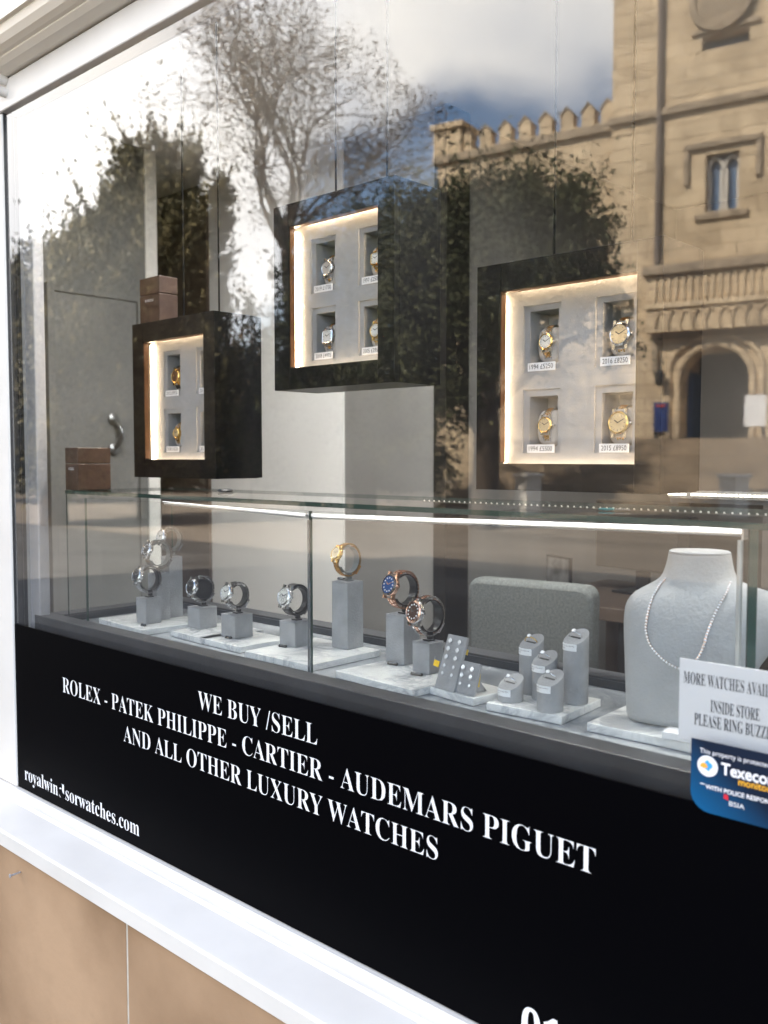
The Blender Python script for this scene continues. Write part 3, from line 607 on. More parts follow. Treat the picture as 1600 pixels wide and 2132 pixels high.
# ------------------------------------------------------------------ watches
def sqf(a):
    n = 6.0; return 1.0 / (abs(math.cos(a)) ** n + abs(math.sin(a)) ** n) ** (1 / n)
def watch(label, loc, rz=0.0, ry=0.026, rr=0.030, phi=15, rad=0.019, metal=STEEL, centre=None, bezel=None, dial=SILVERD, band='links', hands=None, square=False,
          chrono=False, gems=False, thick=0.010, group='watches on show', th_a=None, th_b=None):
    t = thing('wristwatch', label, 'watch', loc, rz, group)
    centre = centre or metal; bezel = bezel or metal; hands = hands or metal
    def P(th): return Vector((0, -ry * math.cos(th), rr + rr * math.sin(th)))
    def NRM(th): return Vector((0, -math.cos(th) / ry, math.sin(th) / rr)).normalized()
    ph = R(phi); n = NRM(ph); c = P(ph); u = Vector((0, n.z, -n.y)); X = Vector((1, 0, 0)); sq = sqf if square else None
    T = thick; hb = T * 0.32
    b = MB(); b.lathe(c, n, u, [(rad * 0.86, -T * 0.45), (rad * 0.97, -T * 0.35), (rad, -T * 0.1), (rad, T * 0.2), (rad * 0.96, hb), (rad * 0.80, hb)], 40, sq=sq)
    for sx in (-1, 1):
        for sz in (-1, 1):
            b.obox(c + X * sx * rad * 0.56 + u * sz * rad * 0.93 - n * T * 0.15, X, u, n, rad * 0.12, rad * 0.27, T * 0.26)
    b.build('case', metal, t, smooth=True)
    b = MB(); b.lathe(c, n, u, [(rad * 0.955, hb + 0.0002), (rad * 0.95, hb + T * 0.10), (rad * 0.82, hb + T * 0.26), (rad * 0.78, hb + T * 0.22), (rad * 0.78, hb)], 40, sq=sq, closed=True)
    bz = b.build('bezel', bezel, t, smooth=True)
    if gems or bezel in (BLACKD,):
        b = MB()
        for k in range(12):
            a = 2 * math.pi * k / 12; d = u * math.cos(a) + X * math.sin(a)
            b.obox(c + d * rad * 0.885 + n * (hb + T * 0.20), d, d.cross(n), n, rad * 0.035, rad * 0.02, T * 0.04)
        b.build('bezel_mark', hands, bz)
    dh = hb + T * 0.12
    b = MB(); b.lathe(c, n, u, [(rad * 0.785, dh - 0.0006), (rad * 0.785, dh)], 40, sq=sq); dl = b.build('dial', dial, t)
    b = MB()
    for k in range(12):
        a = 2 * math.pi * k / 12; d = u * math.cos(a) + X * math.sin(a); w = d.cross(n); q = (sqf(a) if square else 1)
        if gems: b.lathe(c + d * rad * 0.60 + n * (dh + 0.0001), n, u, [(rad * 0.075, 0), (rad * 0.07, 0.0005), (0, 0.0007)], 8)
        else: b.obox(c + d * rad * 0.63 * q + n * (dh + 0.0002), d, w, n, rad * (0.10 if k % 3 == 0 else 0.07), rad * 0.03, 0.0003)
    b.build('hour_marks', GEM if gems else (INK if square else hands), dl)
    if chrono:
        b = MB()
        for a in (90, 180, 270):
            d = u * math.cos(R(a)) + X * math.sin(R(a))
            b.lathe(c + d * rad * 0.36 + n * dh, n, u, [(rad * 0.19, 0), (rad * 0.19, 0.0003), (rad * 0.15, 0.0003), (rad * 0.15, 0)], 16, closed=True)
        b.build('subdial_ring', INK, dl)
    for (ang, ln, wd) in ((305, 0.40, 0.045), (60, 0.60, 0.03)):
        d = u * math.cos(R(ang)) + X * math.sin(R(ang)); b = MB()
        b.obox(c + d * rad * ln * 0.45 + n * (dh + 0.0008), d, d.cross(n), n, rad * ln * 0.52, rad * wd, 0.00025); b.build('hand', INK if dial in (WHITED, CHAMPD, SILVERD) else hands, dl)
    b = MB(); b.lathe(c + X * rad * 0.98, X, u, [(rad * 0.13, 0), (rad * 0.15, rad * 0.05), (rad * 0.15, rad * 0.17), (rad * 0.11, rad * 0.20)], 12)
    if chrono:
        for sz in (-1, 1): b.lathe(c + X * rad * 0.86 + u * sz * rad * 0.46, X, u, [(rad * 0.08, 0), (rad * 0.08, rad * 0.25)], 10)
    b.build('crown', metal, t, smooth=True)
    # bracelet round the loop
    dlt = math.asin(min(0.95, rad * 1.12 / rr)); a0 = ph + dlt if th_a is None else R(th_a); a1 = ph - dlt + 2 * math.pi if th_b is None else R(th_b)
    if band == 'strap':
        nn = 40; v = []; f = []
        for i in range(nn + 1):
            th = a0 + (a1 - a0) * i / nn; w = rad * (0.52 - 0.10 * math.sin(math.pi * i / nn)); p = P(th); q = NRM(th); h = 0.0016 + 0.0012 * (abs(i - nn / 2) / (nn / 2)) ** 3
            for (sx, k) in ((-1, -1), (1, -1), (1, 1), (-1, 1)): v.append(p + X * sx * w + q * h * k)
        for i in range(nn):
            for k in range(4): f.append((i * 4 + k, i * 4 + (k + 1) % 4, (i + 1) * 4 + (k + 1) % 4, (i + 1) * 4 + k))
        f += [(0, 1, 2, 3), (nn * 4 + 3, nn * 4 + 2, nn * 4 + 1, nn * 4)]
        b = MB(); b.add(v, f); st = b.build('strap', BLACKR, t, smooth=True)
        th = (a0 + a1) / 2 + 0.5; b = MB(); q = NRM(th); b.obox(P(th) + q * 0.0028, X, Vector((0, q.z, -q.y)), q, rad * 0.46, 0.009, 0.0012); b.build('buckle', metal, st, bevel=0.0006)
    else:
        arc = (a1 - a0) * (ry + rr) / 2; ln = {'links': 0.0062, 'jubilee': 0.0040, 'president': 0.0048}[band]; nn = max(8, int(arc / ln)); b = MB()
        cols = {'links': ((-0.66, 0.17, 0), (0, 0.30, 1), (0.66, 0.17, 0)), 'president': ((-0.66, 0.17, 0), (0, 0.30, 1), (0.66, 0.17, 0)),
                'jubilee': ((-0.76, 0.13, 0), (-0.40, 0.12, 1), (0, 0.16, 1), (0.40, 0.12, 1), (0.76, 0.13, 0))}[band]
        for i in range(nn):
            fr_ = (i + 0.5) / nn; w = rad * (0.60 - 0.10 * math.sin(math.pi * fr_))
            for ci, (cx_, cw_, mi) in enumerate(cols):
                th = a0 + (a1 - a0) * (i + 0.5 + (0.5 if (ci % 2 and i < nn - 1) else 0)) / nn; q = NRM(th)
                hl = (arc / nn) * 0.46
                tg = Vector((0, q.z, -q.y)); pc = P(th) + X * cx_ * w
                # rounded link: a wedge topped box
                b.obox(pc, X, tg, q, w * cw_ * 1.12, hl, 0.0010, mi); b.obox(pc + q * 0.0013, X, tg, q, w * cw_ * 0.95, hl * 0.72, 0.0005, mi)
        br = b.build('bracelet', [metal, centre], t)
        th = math.pi + R(40); q = NRM(th); b = MB()
        if a0 < th < a1: b.obox(P(th) + q * 0.0024, X, Vector((0, q.z, -q.y)), q, rad * 0.46, 0.010, 0.0009); b.build('clasp', metal, br, bevel=0.0005)
    return t
def watch_stand(label, loc, rz=0.0, ry=0.026, rr=0.030, m=BLACKP, wide=0.0075, filled=False):
    t = thing('watch_stand', label, 'watch stand', (loc[0], loc[1], loc[2]), rz, 'c shaped watch stands in the glass case')
    zo = 0.011; a_, b_ = ry - 0.0045, rr - 0.0045; nn = 44; v = []; f = []
    b = MB()
    for i in range(nn + 1):
        th = R(55) + R(275) * i / nn
        for (k, sx) in ((1, -1), (1, 1), (0.94, 1), (0.94, -1)):
            v.append((sx * wide, -a_ * k * math.cos(th), zo + rr + b_ * k * math.sin(th)))
    for i in range(nn):
        for k in range(4): f.append((i * 4 + k, i * 4 + (k + 1) % 4, (i + 1) * 4 + (k + 1) % 4, (i + 1) * 4 + k))
    f += [(0, 1, 2, 3), (nn * 4 + 3, nn * 4 + 2, nn * 4 + 1, nn * 4)]
    b.add(v, f)
    if filled: b.lathe((-wide * 0.8, 0, zo + rr), (1, 0, 0), (0, 0, 1), [(b_ * 0.92, 0), (b_ * 0.92, wide * 1.6)], 36)
    b.build('band', m, t, smooth=True)
    b = MB(); b.box(-0.004, 0.004, 0.001, 0.008, 0.003, zo + 0.0055); b.build('stem', m, t)
    b = MB(); b.box(-0.008, 0.008, -0.006, 0.010, 0.0003, 0.003); b.build('foot', m, t, bevel=0.0008)
    return t

# marble slabs on the bench
ZS = 1.077
def slab(label, c0, c1, depth, rz_extra=0.0, thick=0.0128):
    """front edge runs from pixel c0 to pixel c1 on the slab's upper face"""
    a, c = on_z(*c0, ZS), on_z(*c1, ZS); d = c - a; ang = math.atan2(d.y, d.x); ln = d.length
    t = thing('marble_slab', label, 'marble slab', (a.x, a.y, ZM + 0.0004), ang, 'white marble slabs along the bench')
    b = MB(); b.box(0, ln, 0, depth, 0, ZS - ZM - 0.0004); o = b.build('slab', MARBLE, t, bevel=0.0012)
    return t
slab('white marble slab at the far left carrying three tall stacked steel watches', (206, 1287), (295, 1312), 0.165)
slab('white marble slab under the black strapped round watch, second from the left', (355, 1312), (425, 1330), 0.15)
slab('white marble slab under the steel watch with a pale dial, third from the left', (414, 1327), (500, 1347), 0.126)
slab('white marble slab crossed by the glass joint, carrying the tall gold watch block', (510, 1355), (645, 1385), 0.187)
slab('white marble slab under the two rose gold watches', (699, 1396), (859, 1437), 0.15)
slab('small white marble slab carrying the two earring plates', (895, 1429), (985, 1454), 0.085)
slab('white marble slab with grey veins under the five ring cylinders', (1013, 1462), (1170, 1492), 0.128)
slab('large white marble slab under the necklace bust', (1222, 1504), (1452, 1551), 0.19)

# suede blocks, their watch stands and watches
def block(label, px, py, w, h, d=None):
    p = on_z(px, py, ZS); d = d or w
    t = thing('suede_block', label, 'display block', (p.x, p.y, ZS + 0.0004), 0, 'grey suede blocks lifting watches')
    b = MB(); b.box(-w, 0, 0, d, 0, h - 0.0017); b.build('body', SUEDED, t, bevel=0.0012)
    b = MB(); b.box(-w - 0.0004, 0.0004, -0.0004, d + 0.0004, h - 0.0015, h); b.build('cap', SUEDED, t, bevel=0.0006)
    return Vector((p.x - w / 2, p.y + d / 2, ZS + 0.0004 + h))
B1 = block('short grey suede block at the front of the far left slab', 305, 1301, 0.040, 0.058)
p = B1.copy()
def block_at(label, x, y, w, h):
    t = thing('suede_block', label, 'display block', (x + w / 2, y - w / 2, ZS + 0.0004), 0, 'grey suede blocks lifting watches')
    b = MB(); b.box(-w, 0, 0, w, 0, h - 0.0017); b.build('body', SUEDED, t, bevel=0.0012)
    b = MB(); b.box(-w - 0.0004, 0.0004, -0.0004, w + 0.0004, h - 0.0015, h); b.build('cap', SUEDED, t, bevel=0.0006)
    return Vector((x, y, ZS + 0.0004 + h))
B1c = block_at('mid height grey suede block hidden between two others on the far left slab', -1.846, 0.212, 0.036, 0.108)
B1b = block_at('tallest grey suede block at the rear of the far left slab', -1.858, 0.255, 0.036, 0.1425)
B2 = block('grey suede block under the round watch with a black filled loop', 417, 1311, 0.046, 0.046)
B3 = block('grey suede block under the steel watch with a white dial', 490, 1331, 0.047, 0.048)
B4 = block('grey suede block under the chronograph with subdials, left of the glass joint', 615, 1349, 0.047, 0.049)
B5 = block('tall grey suede pillar lifting the small yellow gold watch', 724, 1354, 0.044, 0.131)
B6 = block('grey suede pillar under the blue dialled rose gold watch', 841, 1386, 0.044, 0.0888)
B7 = block('short grey suede block under the chocolate dialled watch', 894, 1406, 0.0385, 0.054)
UPZ = Vector((0, 0, 0.0108))
def on_block(pos, lab_stand, lab_watch, rz=0.0, ry=0.024, rr=0.028, stand=BLACKP, filled=False, sz=0.0075, **kw):
    watch_stand(lab_stand, pos, rz, ry, rr, stand, sz, filled)
    return watch(lab_watch, pos + UPZ, rz, ry, rr, group='watches inside the glass case', **kw)
on_block(B1b, 'grey c stand on the tallest block at the far left', 'steel watch with a blank pale dial, topmost of the far left group', R(-4), 0.026, 0.028, CLEARP, phi=16, rad=0.017, dial=WHITED)
on_block(B1c, 'smoky c stand behind the front watch at the far left', 'steel watch with a dark dial, middle one of the far left group', R(-4), 0.030, 0.032, CLEARP, phi=22, rad=0.0185, dial=BLACKD, bezel=STEEL, gems=True)
on_block(B1, 'black c stand on the short block at the far left', 'steel watch with a dark dial, lowest and front one of the far left group', R(-4), 0.028, 0.030, BLACKP, phi=20, rad=0.0185, dial=BLACKD, chrono=True)
on_block(B2, 'black c stand with a filled round core', 'steel watch with a black dial and red accents around a black round core', R(-3), 0.026, 0.0275, BLACKP, filled=True, phi=14, rad=0.0185, dial=BLACKD, bezel=STEEL, chrono=True)
on_block(B3, 'black c stand under the white dialled steel watch', 'steel watch with a plain white dial, between the black cored one and the chronograph', R(-3), 0.0255, 0.027, BLACKP, phi=18, rad=0.0175, dial=WHITED)
on_block(B4, 'black c stand just left of the glass joint', 'steel chronograph with white dial on a black strap beside the glass joint', R(-3), 0.0285, 0.030, BLACKP, phi=18, rad=0.0195, dial=WHITED, chrono=True, band='strap', bezel=STEEL)
on_block(B5, 'grey c stand on the tall pillar', 'small yellow gold watch with a gold dial on the tallest pillar', R(-8), 0.028, 0.031, CLEARP, phi=26, rad=0.0145, metal=GOLD, dial=CHAMPD, band='president', gems=True)
on_block(B6, 'wide black c stand holding the blue dialled watch', 'rose gold watch with a blue dial and black marked bezel', R(-9), 0.030, 0.0335, BLACKP, sz=0.010, phi=18, rad=0.0205, metal=ROSE, dial=BLUED, bezel=BLACKD, gems=True, thick=0.012)
on_block(B7, 'wide black c stand holding the chocolate dialled watch', 'two tone steel and rose gold watch with a chocolate dial', R(-9), 0.030, 0.0335, BLACKP, sz=0.010, phi=16, rad=0.0205, metal=STEEL, centre=ROSE, bezel=ROSE, dial=BROWND, gems=True, thick=0.012)

# small black name plaques
PLK = mat('plaque_black', (0.012, 0.013, 0.014), 0.25)
def plaque(px, py, z, label, lenm=0.017, rz=R(6)):
    p = on_z(px, py, z)
    t = thing('name_plaque', label, 'name plaque', (p.x, p.y, z + 0.0003), rz, 'small black name plaques')
    b = MB(); b.extrude_x([(0, 0), (0.006, 0), (0.005, 0.004), (0.003, 0.0052), (0.0006, 0.003)], -lenm / 2, lenm / 2); b.build('bar', PLK, t, bevel=0.0004)
    tt = text('lettering', 'ROLEX', STEEL, t, -lenm * 0.38, lenm * 0.38, 0, 0.0026, 0, is_serif=True)
    for v in tt.data.vertices: x, z_ = v.co.x, v.co.z; v.co = Vector((x, 0.0004 + z_ * 0.62, 0.0024 + z_ * 0.80))
plaque(297, 1304, ZS, 'black name plaque at the foot of the far left block', 0.014)
plaque(474, 1330, ZS, 'black name plaque below the white dialled steel watch')
plaque(587, 1348, ZS, 'black name plaque lying in front of the chronograph block', 0.019)
p5 = ZS + 0.1314
plaque(709, 1208, p5, 'black name plaque on top of the tall pillar', 0.017)
plaque(816, 1385, ZS, 'black name plaque at the foot of the blue dialled watch pillar', 0.021)
plaque(866, 1407, ZS, 'black name plaque at the foot of the chocolate dialled watch block', 0.023)

# watches on cushions in the cabinet niches
def rounded_cushion(label, parent_cab, ci, ri, dx=0.0):
    x, y, z = parent_cab.location; c = COLS[ci]; r_ = ROWS[ri]
    cx = (c[1] + c[2]) / 2 + dx; zb = r_[1]
    t = thing('watch_cushion', label, 'watch cushion', (x + cx, y + PY + 0.034, z + zb + 0.0016), parent_cab.rotation_euler.z, 'pale suede cushions in the cabinet niches')
    w, d, h = 0.026, 0.020, 0.062; b = MB(); n1, n2 = 24, 20; v = []; f = []
    for i in range(n2 + 1):
        a = -math.pi / 2 + math.pi * i / n2; cz = math.copysign(abs(math.sin(a)) ** 0.7, math.sin(a)); cr = abs(math.cos(a)) ** 0.5
        for k in range(n1):
            q = 2 * math.pi * k / n1; cx2 = math.copysign(abs(math.cos(q)) ** 0.55, math.cos(q)); cy2 = math.copysign(abs(math.sin(q)) ** 0.8, math.sin(q))
            v.append((w * cr * cx2, d * cr * cy2, h / 2 + h / 2 * cz))
    for i in range(n2):
        for k in range(n1): f.append((i * n1 + k, i * n1 + (k + 1) % n1, (i + 1) * n1 + (k + 1) % n1, (i + 1) * n1 + k))
    b.add(v, f); b.build('cushion', CUSH, t, smooth=True)
    return Vector((x + cx, y + PY + 0.034, z + zb + 0.0016))
def niche(cab_i, ci, ri, lab_c, lab_w, price, lab_p, **kw):
    cb = cabs[cab_i]; p = rounded_cushion(lab_c, cb, ci, ri)
    kw.setdefault('phi', 6); 
    watch(lab_w, p + Vector((0, 0, -0.0005)), cb.rotation_euler.z, 0.0225, 0.0325, group='watches in the cabinet niches', **kw)
    x, y, z = cb.location; c = COLS[ci]; r_ = ROWS[ri]
    t = thing('price_card', lab_p, 'price card', (x + c[1] - 0.001, y + PY - 0.0015, z + r_[0] + 0.0005), cb.rotation_euler.z, 'price cards under the cabinet watches')
    b = MB(); b.box(0, c[2] - c[1] - 0.002, 0, 0.0012, 0, 0.0145); b.build('card', PAPER, t)
    text('lettering', price, INK, t, 0.004, c[2] - c[1] - 0.006, 0.0034, 0.0084, -0.0004, is_serif=False)
TT = dict(metal=STEEL, centre=GOLD, bezel=GOLD, band='jubilee')
niche(2, 0, 1, 'pale cushion in the upper left niche of the right cabinet', 'small two tone watch with a white dial above the 1994 £5250 card', '1994 £5250', 'price card reading 1994 £5250', rad=0.0150, dial=WHITED, **TT)
niche(2, 1, 1, 'pale cushion in the upper right niche of the right cabinet', 'larger two tone watch with a pale dial above the 2016 £8250 card', '2016 £8250', 'price card reading 2016 £8250', rad=0.0198, dial=CHAMPD, metal=STEEL, centre=GOLD, bezel=STEEL, band='jubilee')
niche(2, 0, 0, 'pale cushion in the lower left niche of the right cabinet', 'small two tone watch with a champagne dial above the 1994 £5500 card', '1994 £5500', 'price card reading 1994 £5500', rad=0.0150, dial=CHAMPD, **TT)
niche(2, 1, 0, 'pale cushion in the lower right niche of the right cabinet', 'larger two tone watch with a champagne dial above the 2015 £8950 card', '2015 £8950', 'price card reading 2015 £8950', rad=0.0198, dial=CHAMPD, **TT)
niche(1, 0, 1, 'pale cushion in the upper left niche of the middle cabinet', 'steel watch with a thick polished bezel and silver dial in the middle cabinet', '2019 £1750', 'faint price card in the upper left niche of the middle cabinet', rad=0.0175, dial=SILVERD, metal=STEEL, centre=GOLD, bezel=STEEL)
niche(1, 1, 1, 'pale cushion in the upper right niche of the middle cabinet', 'gold rectangular watch half hidden in the upper right niche of the middle cabinet', '1997 £2500', 'price card cut off in the upper right niche of the middle cabinet', rad=0.0135, dial=WHITED, metal=GOLD, square=True, band='president')
niche(1, 0, 0, 'pale cushion in the lower left niche of the middle cabinet', 'square steel and gold watch with black numerals in the middle cabinet', '2018 £4995', 'price card in the lower left niche of the middle cabinet', rad=0.0165, dial=WHITED, metal=STEEL, centre=GOLD, bezel=STEEL, square=True, band='president')
niche(1, 1, 0, 'pale cushion in the lower right niche of the middle cabinet', 'round yellow gold watch with a white dial half hidden in the middle cabinet', '2005 £3950', 'price card cut off in the lower right niche of the middle cabinet', rad=0.0165, dial=WHITED, metal=GOLD, band='president')
niche(0, 0, 1, 'pale cushion in the upper niche of the left cabinet', 'gold watch with a dark dial and black strap in the left cabinet', '2012 £9950', 'price card in the upper niche of the left cabinet', rad=0.0185, dial=BROWND, metal=GOLD, band='strap')
niche(0, 0, 0, 'pale cushion in the lower niche of the left cabinet', 'slim orange gold watch in the lower niche of the left cabinet', '2008 £4250', 'price card in the lower niche of the left cabinet', rad=0.0140, dial=CHAMPD, metal=GOLD, band='president')
niche(0, 1, 1, 'pale cushion in the hidden upper right niche of the left cabinet', 'steel watch almost hidden in the upper right niche of the left cabinet', '2014 £6250', 'price card almost hidden in the upper right niche of the left cabinet', rad=0.0175, dial=WHITED, metal=STEEL)
niche(0, 1, 0, 'pale cushion in the hidden lower right niche of the left cabinet', 'gold watch almost hidden in the lower right niche of the left cabinet', '2011 £5750', 'price card almost hidden in the lower right niche of the left cabinet', rad=0.0165, dial=CHAMPD, metal=GOLD)

# brown watch boxes
def watch_box(label, x0, x1, y0, y1, z, h):
    t = thing('watch_box', label, 'box', ((x0 + x1) / 2, (y0 + y1) / 2, z), 0, 'brown watch boxes')
    w, d = (x1 - x0) / 2, (y1 - y0) / 2
    b = MB(); b.box(-w, w, -d, d, 0, h * 0.62); b.build('base', BROWN, t, bevel=0.002)
    b = MB(); b.box(-w, w, -d, d, h * 0.62 + 0.0008, h); b.build('lid', BROWN, t, bevel=0.002)
    tx = text('lettering', 'PANERAI', mat('silver_foil', (0.7, 0.7, 0.7), 0.4), t, -w * 0.42, w * 0.42, h * 0.47, 0.006, -d - 0.0006)
    return t
ct = ZC1 + 0.0086
a = on_z(137, 1020, ct); c = on_z(172, 1021, ct); tb = on_y(137, 932, a.y).z
watch_box('dark brown watch box standing on the left end of the glass case', a.x, c.x, a.y, a.y + 0.085, ct, tb - ct)
cb0 = cabs[0]; p0, p1 = on_y(291, 600, 0.345), on_y(332, 600, 0.345)
watch_box('brown watch box on top of the left cabinet', p0.x, p1.x, 0.345, 0.40, 1.7905, on_y(300, 580, 0.345).z - 1.7905)
# a teal tagged key and a small dark oval shape on the case top
p = on_z(1268, 1063, ct); t = thing('tagged_key', 'tiny teal tag with a silver chain lying on the glass case top', 'key tag', (p.x, p.y, ct + 0.0003), R(10))
b = MB(); b.box(-0.014, 0.008, -0.004, 0.004, 0, 0.003); b.build('tag', mat('teal_plastic', (0.01, 0.16, 0.17), 0.3), t, bevel=0.001)
b = MB()
for i in range(9): b.lathe((0.011 + i * 0.0024, 0.002 * math.sin(i * 1.3), 0.0022), (0, 0, 1), (1, 0, 0), [(0.0, -0.0014), (0.0013, 0), (0.0, 0.0014)], 8)
b.build('chain', STEEL, t)
p = on_z(470, 1024, ct); t = thing('dark_oval', 'small dark oval clip lying on the glass case top near the left', 'piece', (p.x, p.y, ct + 0.0003))
b = MB(); b.lathe((0, 0, 0), (0, 0, 1), (1, 0, 0), [(0.016, 0), (0.018, 0.003), (0.014, 0.006), (0.0, 0.007)], 24, sq=lambda a_: 1.0 if abs(math.cos(a_)) > 0.5 else 0.6); b.build('oval_body', BLACKR, t, smooth=True)

# ------------------------------------------------------------------ earrings
def earring_plate(label, bl, br_, hgt, lean, m=SUEDED):
    a, c = on_z(*bl, ZS), on_z(*br_, ZS); w = (c - a).length; ang = math.atan2(c.y - a.y, c.x - a.x)
    t = thing('earring_plate', label, 'earring stand', (a.x, a.y, ZS + 0.0004), ang, 'tilted suede earring plates')
    s, k = math.sin(lean), math.cos(lean)
    b = MB(); b.add([(0, 0, 0), (w, 0, 0), (w, hgt * s, hgt * k), (0, hgt * s, hgt * k), (0, 0.006, 0), (w, 0.006, 0), (w, hgt * s + 0.005, hgt * k - 0.002), (0, hgt * s + 0.005, hgt * k - 0.002)],
                    [(0, 1, 2, 3), (7, 6, 5, 4), (0, 4, 5, 1), (1, 5, 6, 2), (2, 6, 7, 3), (3, 7, 4, 0)]); b.build('plate', m, t, bevel=0.0008)
    b = MB(); b.add([(w * 0.35, 0.0062, 0.001), (w * 0.65, 0.0062, 0.001), (w * 0.65, hgt * s + 0.03, 0.0), (w * 0.35, hgt * s + 0.03, 0.0), (w * 0.5, hgt * s * 0.8 + 0.006, hgt * k * 0.75)],
                    [(0, 3, 2, 1), (0, 1, 4), (1, 2, 4), (2, 3, 4), (3, 0, 4)]); b.build('easel_foot', m, t)
    return t, w, ang, s, k
EAR = None
def earring(label, t, w, ang, s, k, u_, v_, hgt, size, grp):
    global EAR
    loc = t.location + Matrix.Rotation(ang, 4, 'Z') @ Vector((w * u_, hgt * v_ * s - 0.0008, hgt * v_ * k))
    if EAR is None:
        EAR = thing('stud_earring', label, 'earring', loc, ang, grp)
        b = MB(); b.lathe((0, 0, 0), (0, -1, 0), (0, 0, 1), [(0.3, 0.0), (0.9, 0.7), (1.0, 0.85), (0.62, 1.15)], 8); b.build('gem', GEM, EAR)
        b = MB()
        for q in range(4):
            a_ = math.pi / 4 + q * math.pi / 2; b.tube([(0.25 * math.cos(a_), 0, 0.25 * math.sin(a_)), (0.98 * math.cos(a_), -0.7, 0.98 * math.sin(a_)), (0.86 * math.cos(a_), -1.0, 0.86 * math.sin(a_))], 0.09, 6)
        b.build('prongs', STEEL, EAR)
        e = EAR
    else:
        e = copy_tree(EAR); e.location = loc
    e.rotation_euler = (-math.asin(s), 0, ang); e.scale = (size, size, size); tag(e, label, 'earring', grp)
H1, H2 = 0.090, 0.052
e1 = earring_plate('taller grey suede earring plate with ten diamond studs', (905, 1432), (945, 1443), H1, R(20))
e2 = earring_plate('shorter grey suede earring plate with six diamond studs', (946, 1441), (986, 1452), H2, R(17))
nm = ('top', 'second', 'third', 'fourth', 'bottom')
for i, v_ in enumerate((0.89, 0.74, 0.59, 0.43, 0.29)):
    for j, u_ in enumerate((0.27, 0.74)):
        earring('diamond stud, %s row %s side of the taller earring plate' % (nm[i], ('left', 'right')[j]), *e1, u_, v_, H1, 0.0042 if i < 3 else 0.0032, 'diamond stud earrings')
nm2 = ('top', 'middle', 'bottom')
for i, v_ in enumerate((0.80, 0.56, 0.30)):
    for j, u_ in enumerate((0.27, 0.74)):
        earring('diamond stud, %s row %s side of the shorter earring plate' % (nm2[i], ('left', 'right')[j]), *e2, u_, v_, H2, (0.0044, 0.0042, 0.0030)[i], 'diamond stud earrings')
def ytag(label, px, py, y, w, h, rot):
    p = on_y(px, py, y); b = MB(); b.box(-w / 2, w / 2, 0, 0.0008, -h / 2, h / 2); o = b.build('price_tag', YELLOW); o.location = p; o.rotation_euler = (R(-15), R(rot[1]), R(rot[0]))
    tag(o, label, 'price tag', 'yellow price tags on the earring plates')
    q = MB(); q.tube([(-w / 2, 0.0004, h * 0.3), (-w * 0.9, 0.004, h * 0.9)], 0.0003, 5); q.build('string', PAPER, o)
ytag('yellow price tag sticking out right of the taller earring plate', 967, 1357, 0.185, 0.013, 0.0085, (20, 8))
ytag('yellow price tag left of the taller earring plate', 909, 1381, 0.178, 0.013, 0.010, (-10, 6))
ytag('yellow price tag hanging along the right edge of the shorter earring plate', 996, 1416, 0.172, 0.006, 0.022, (40, 6))

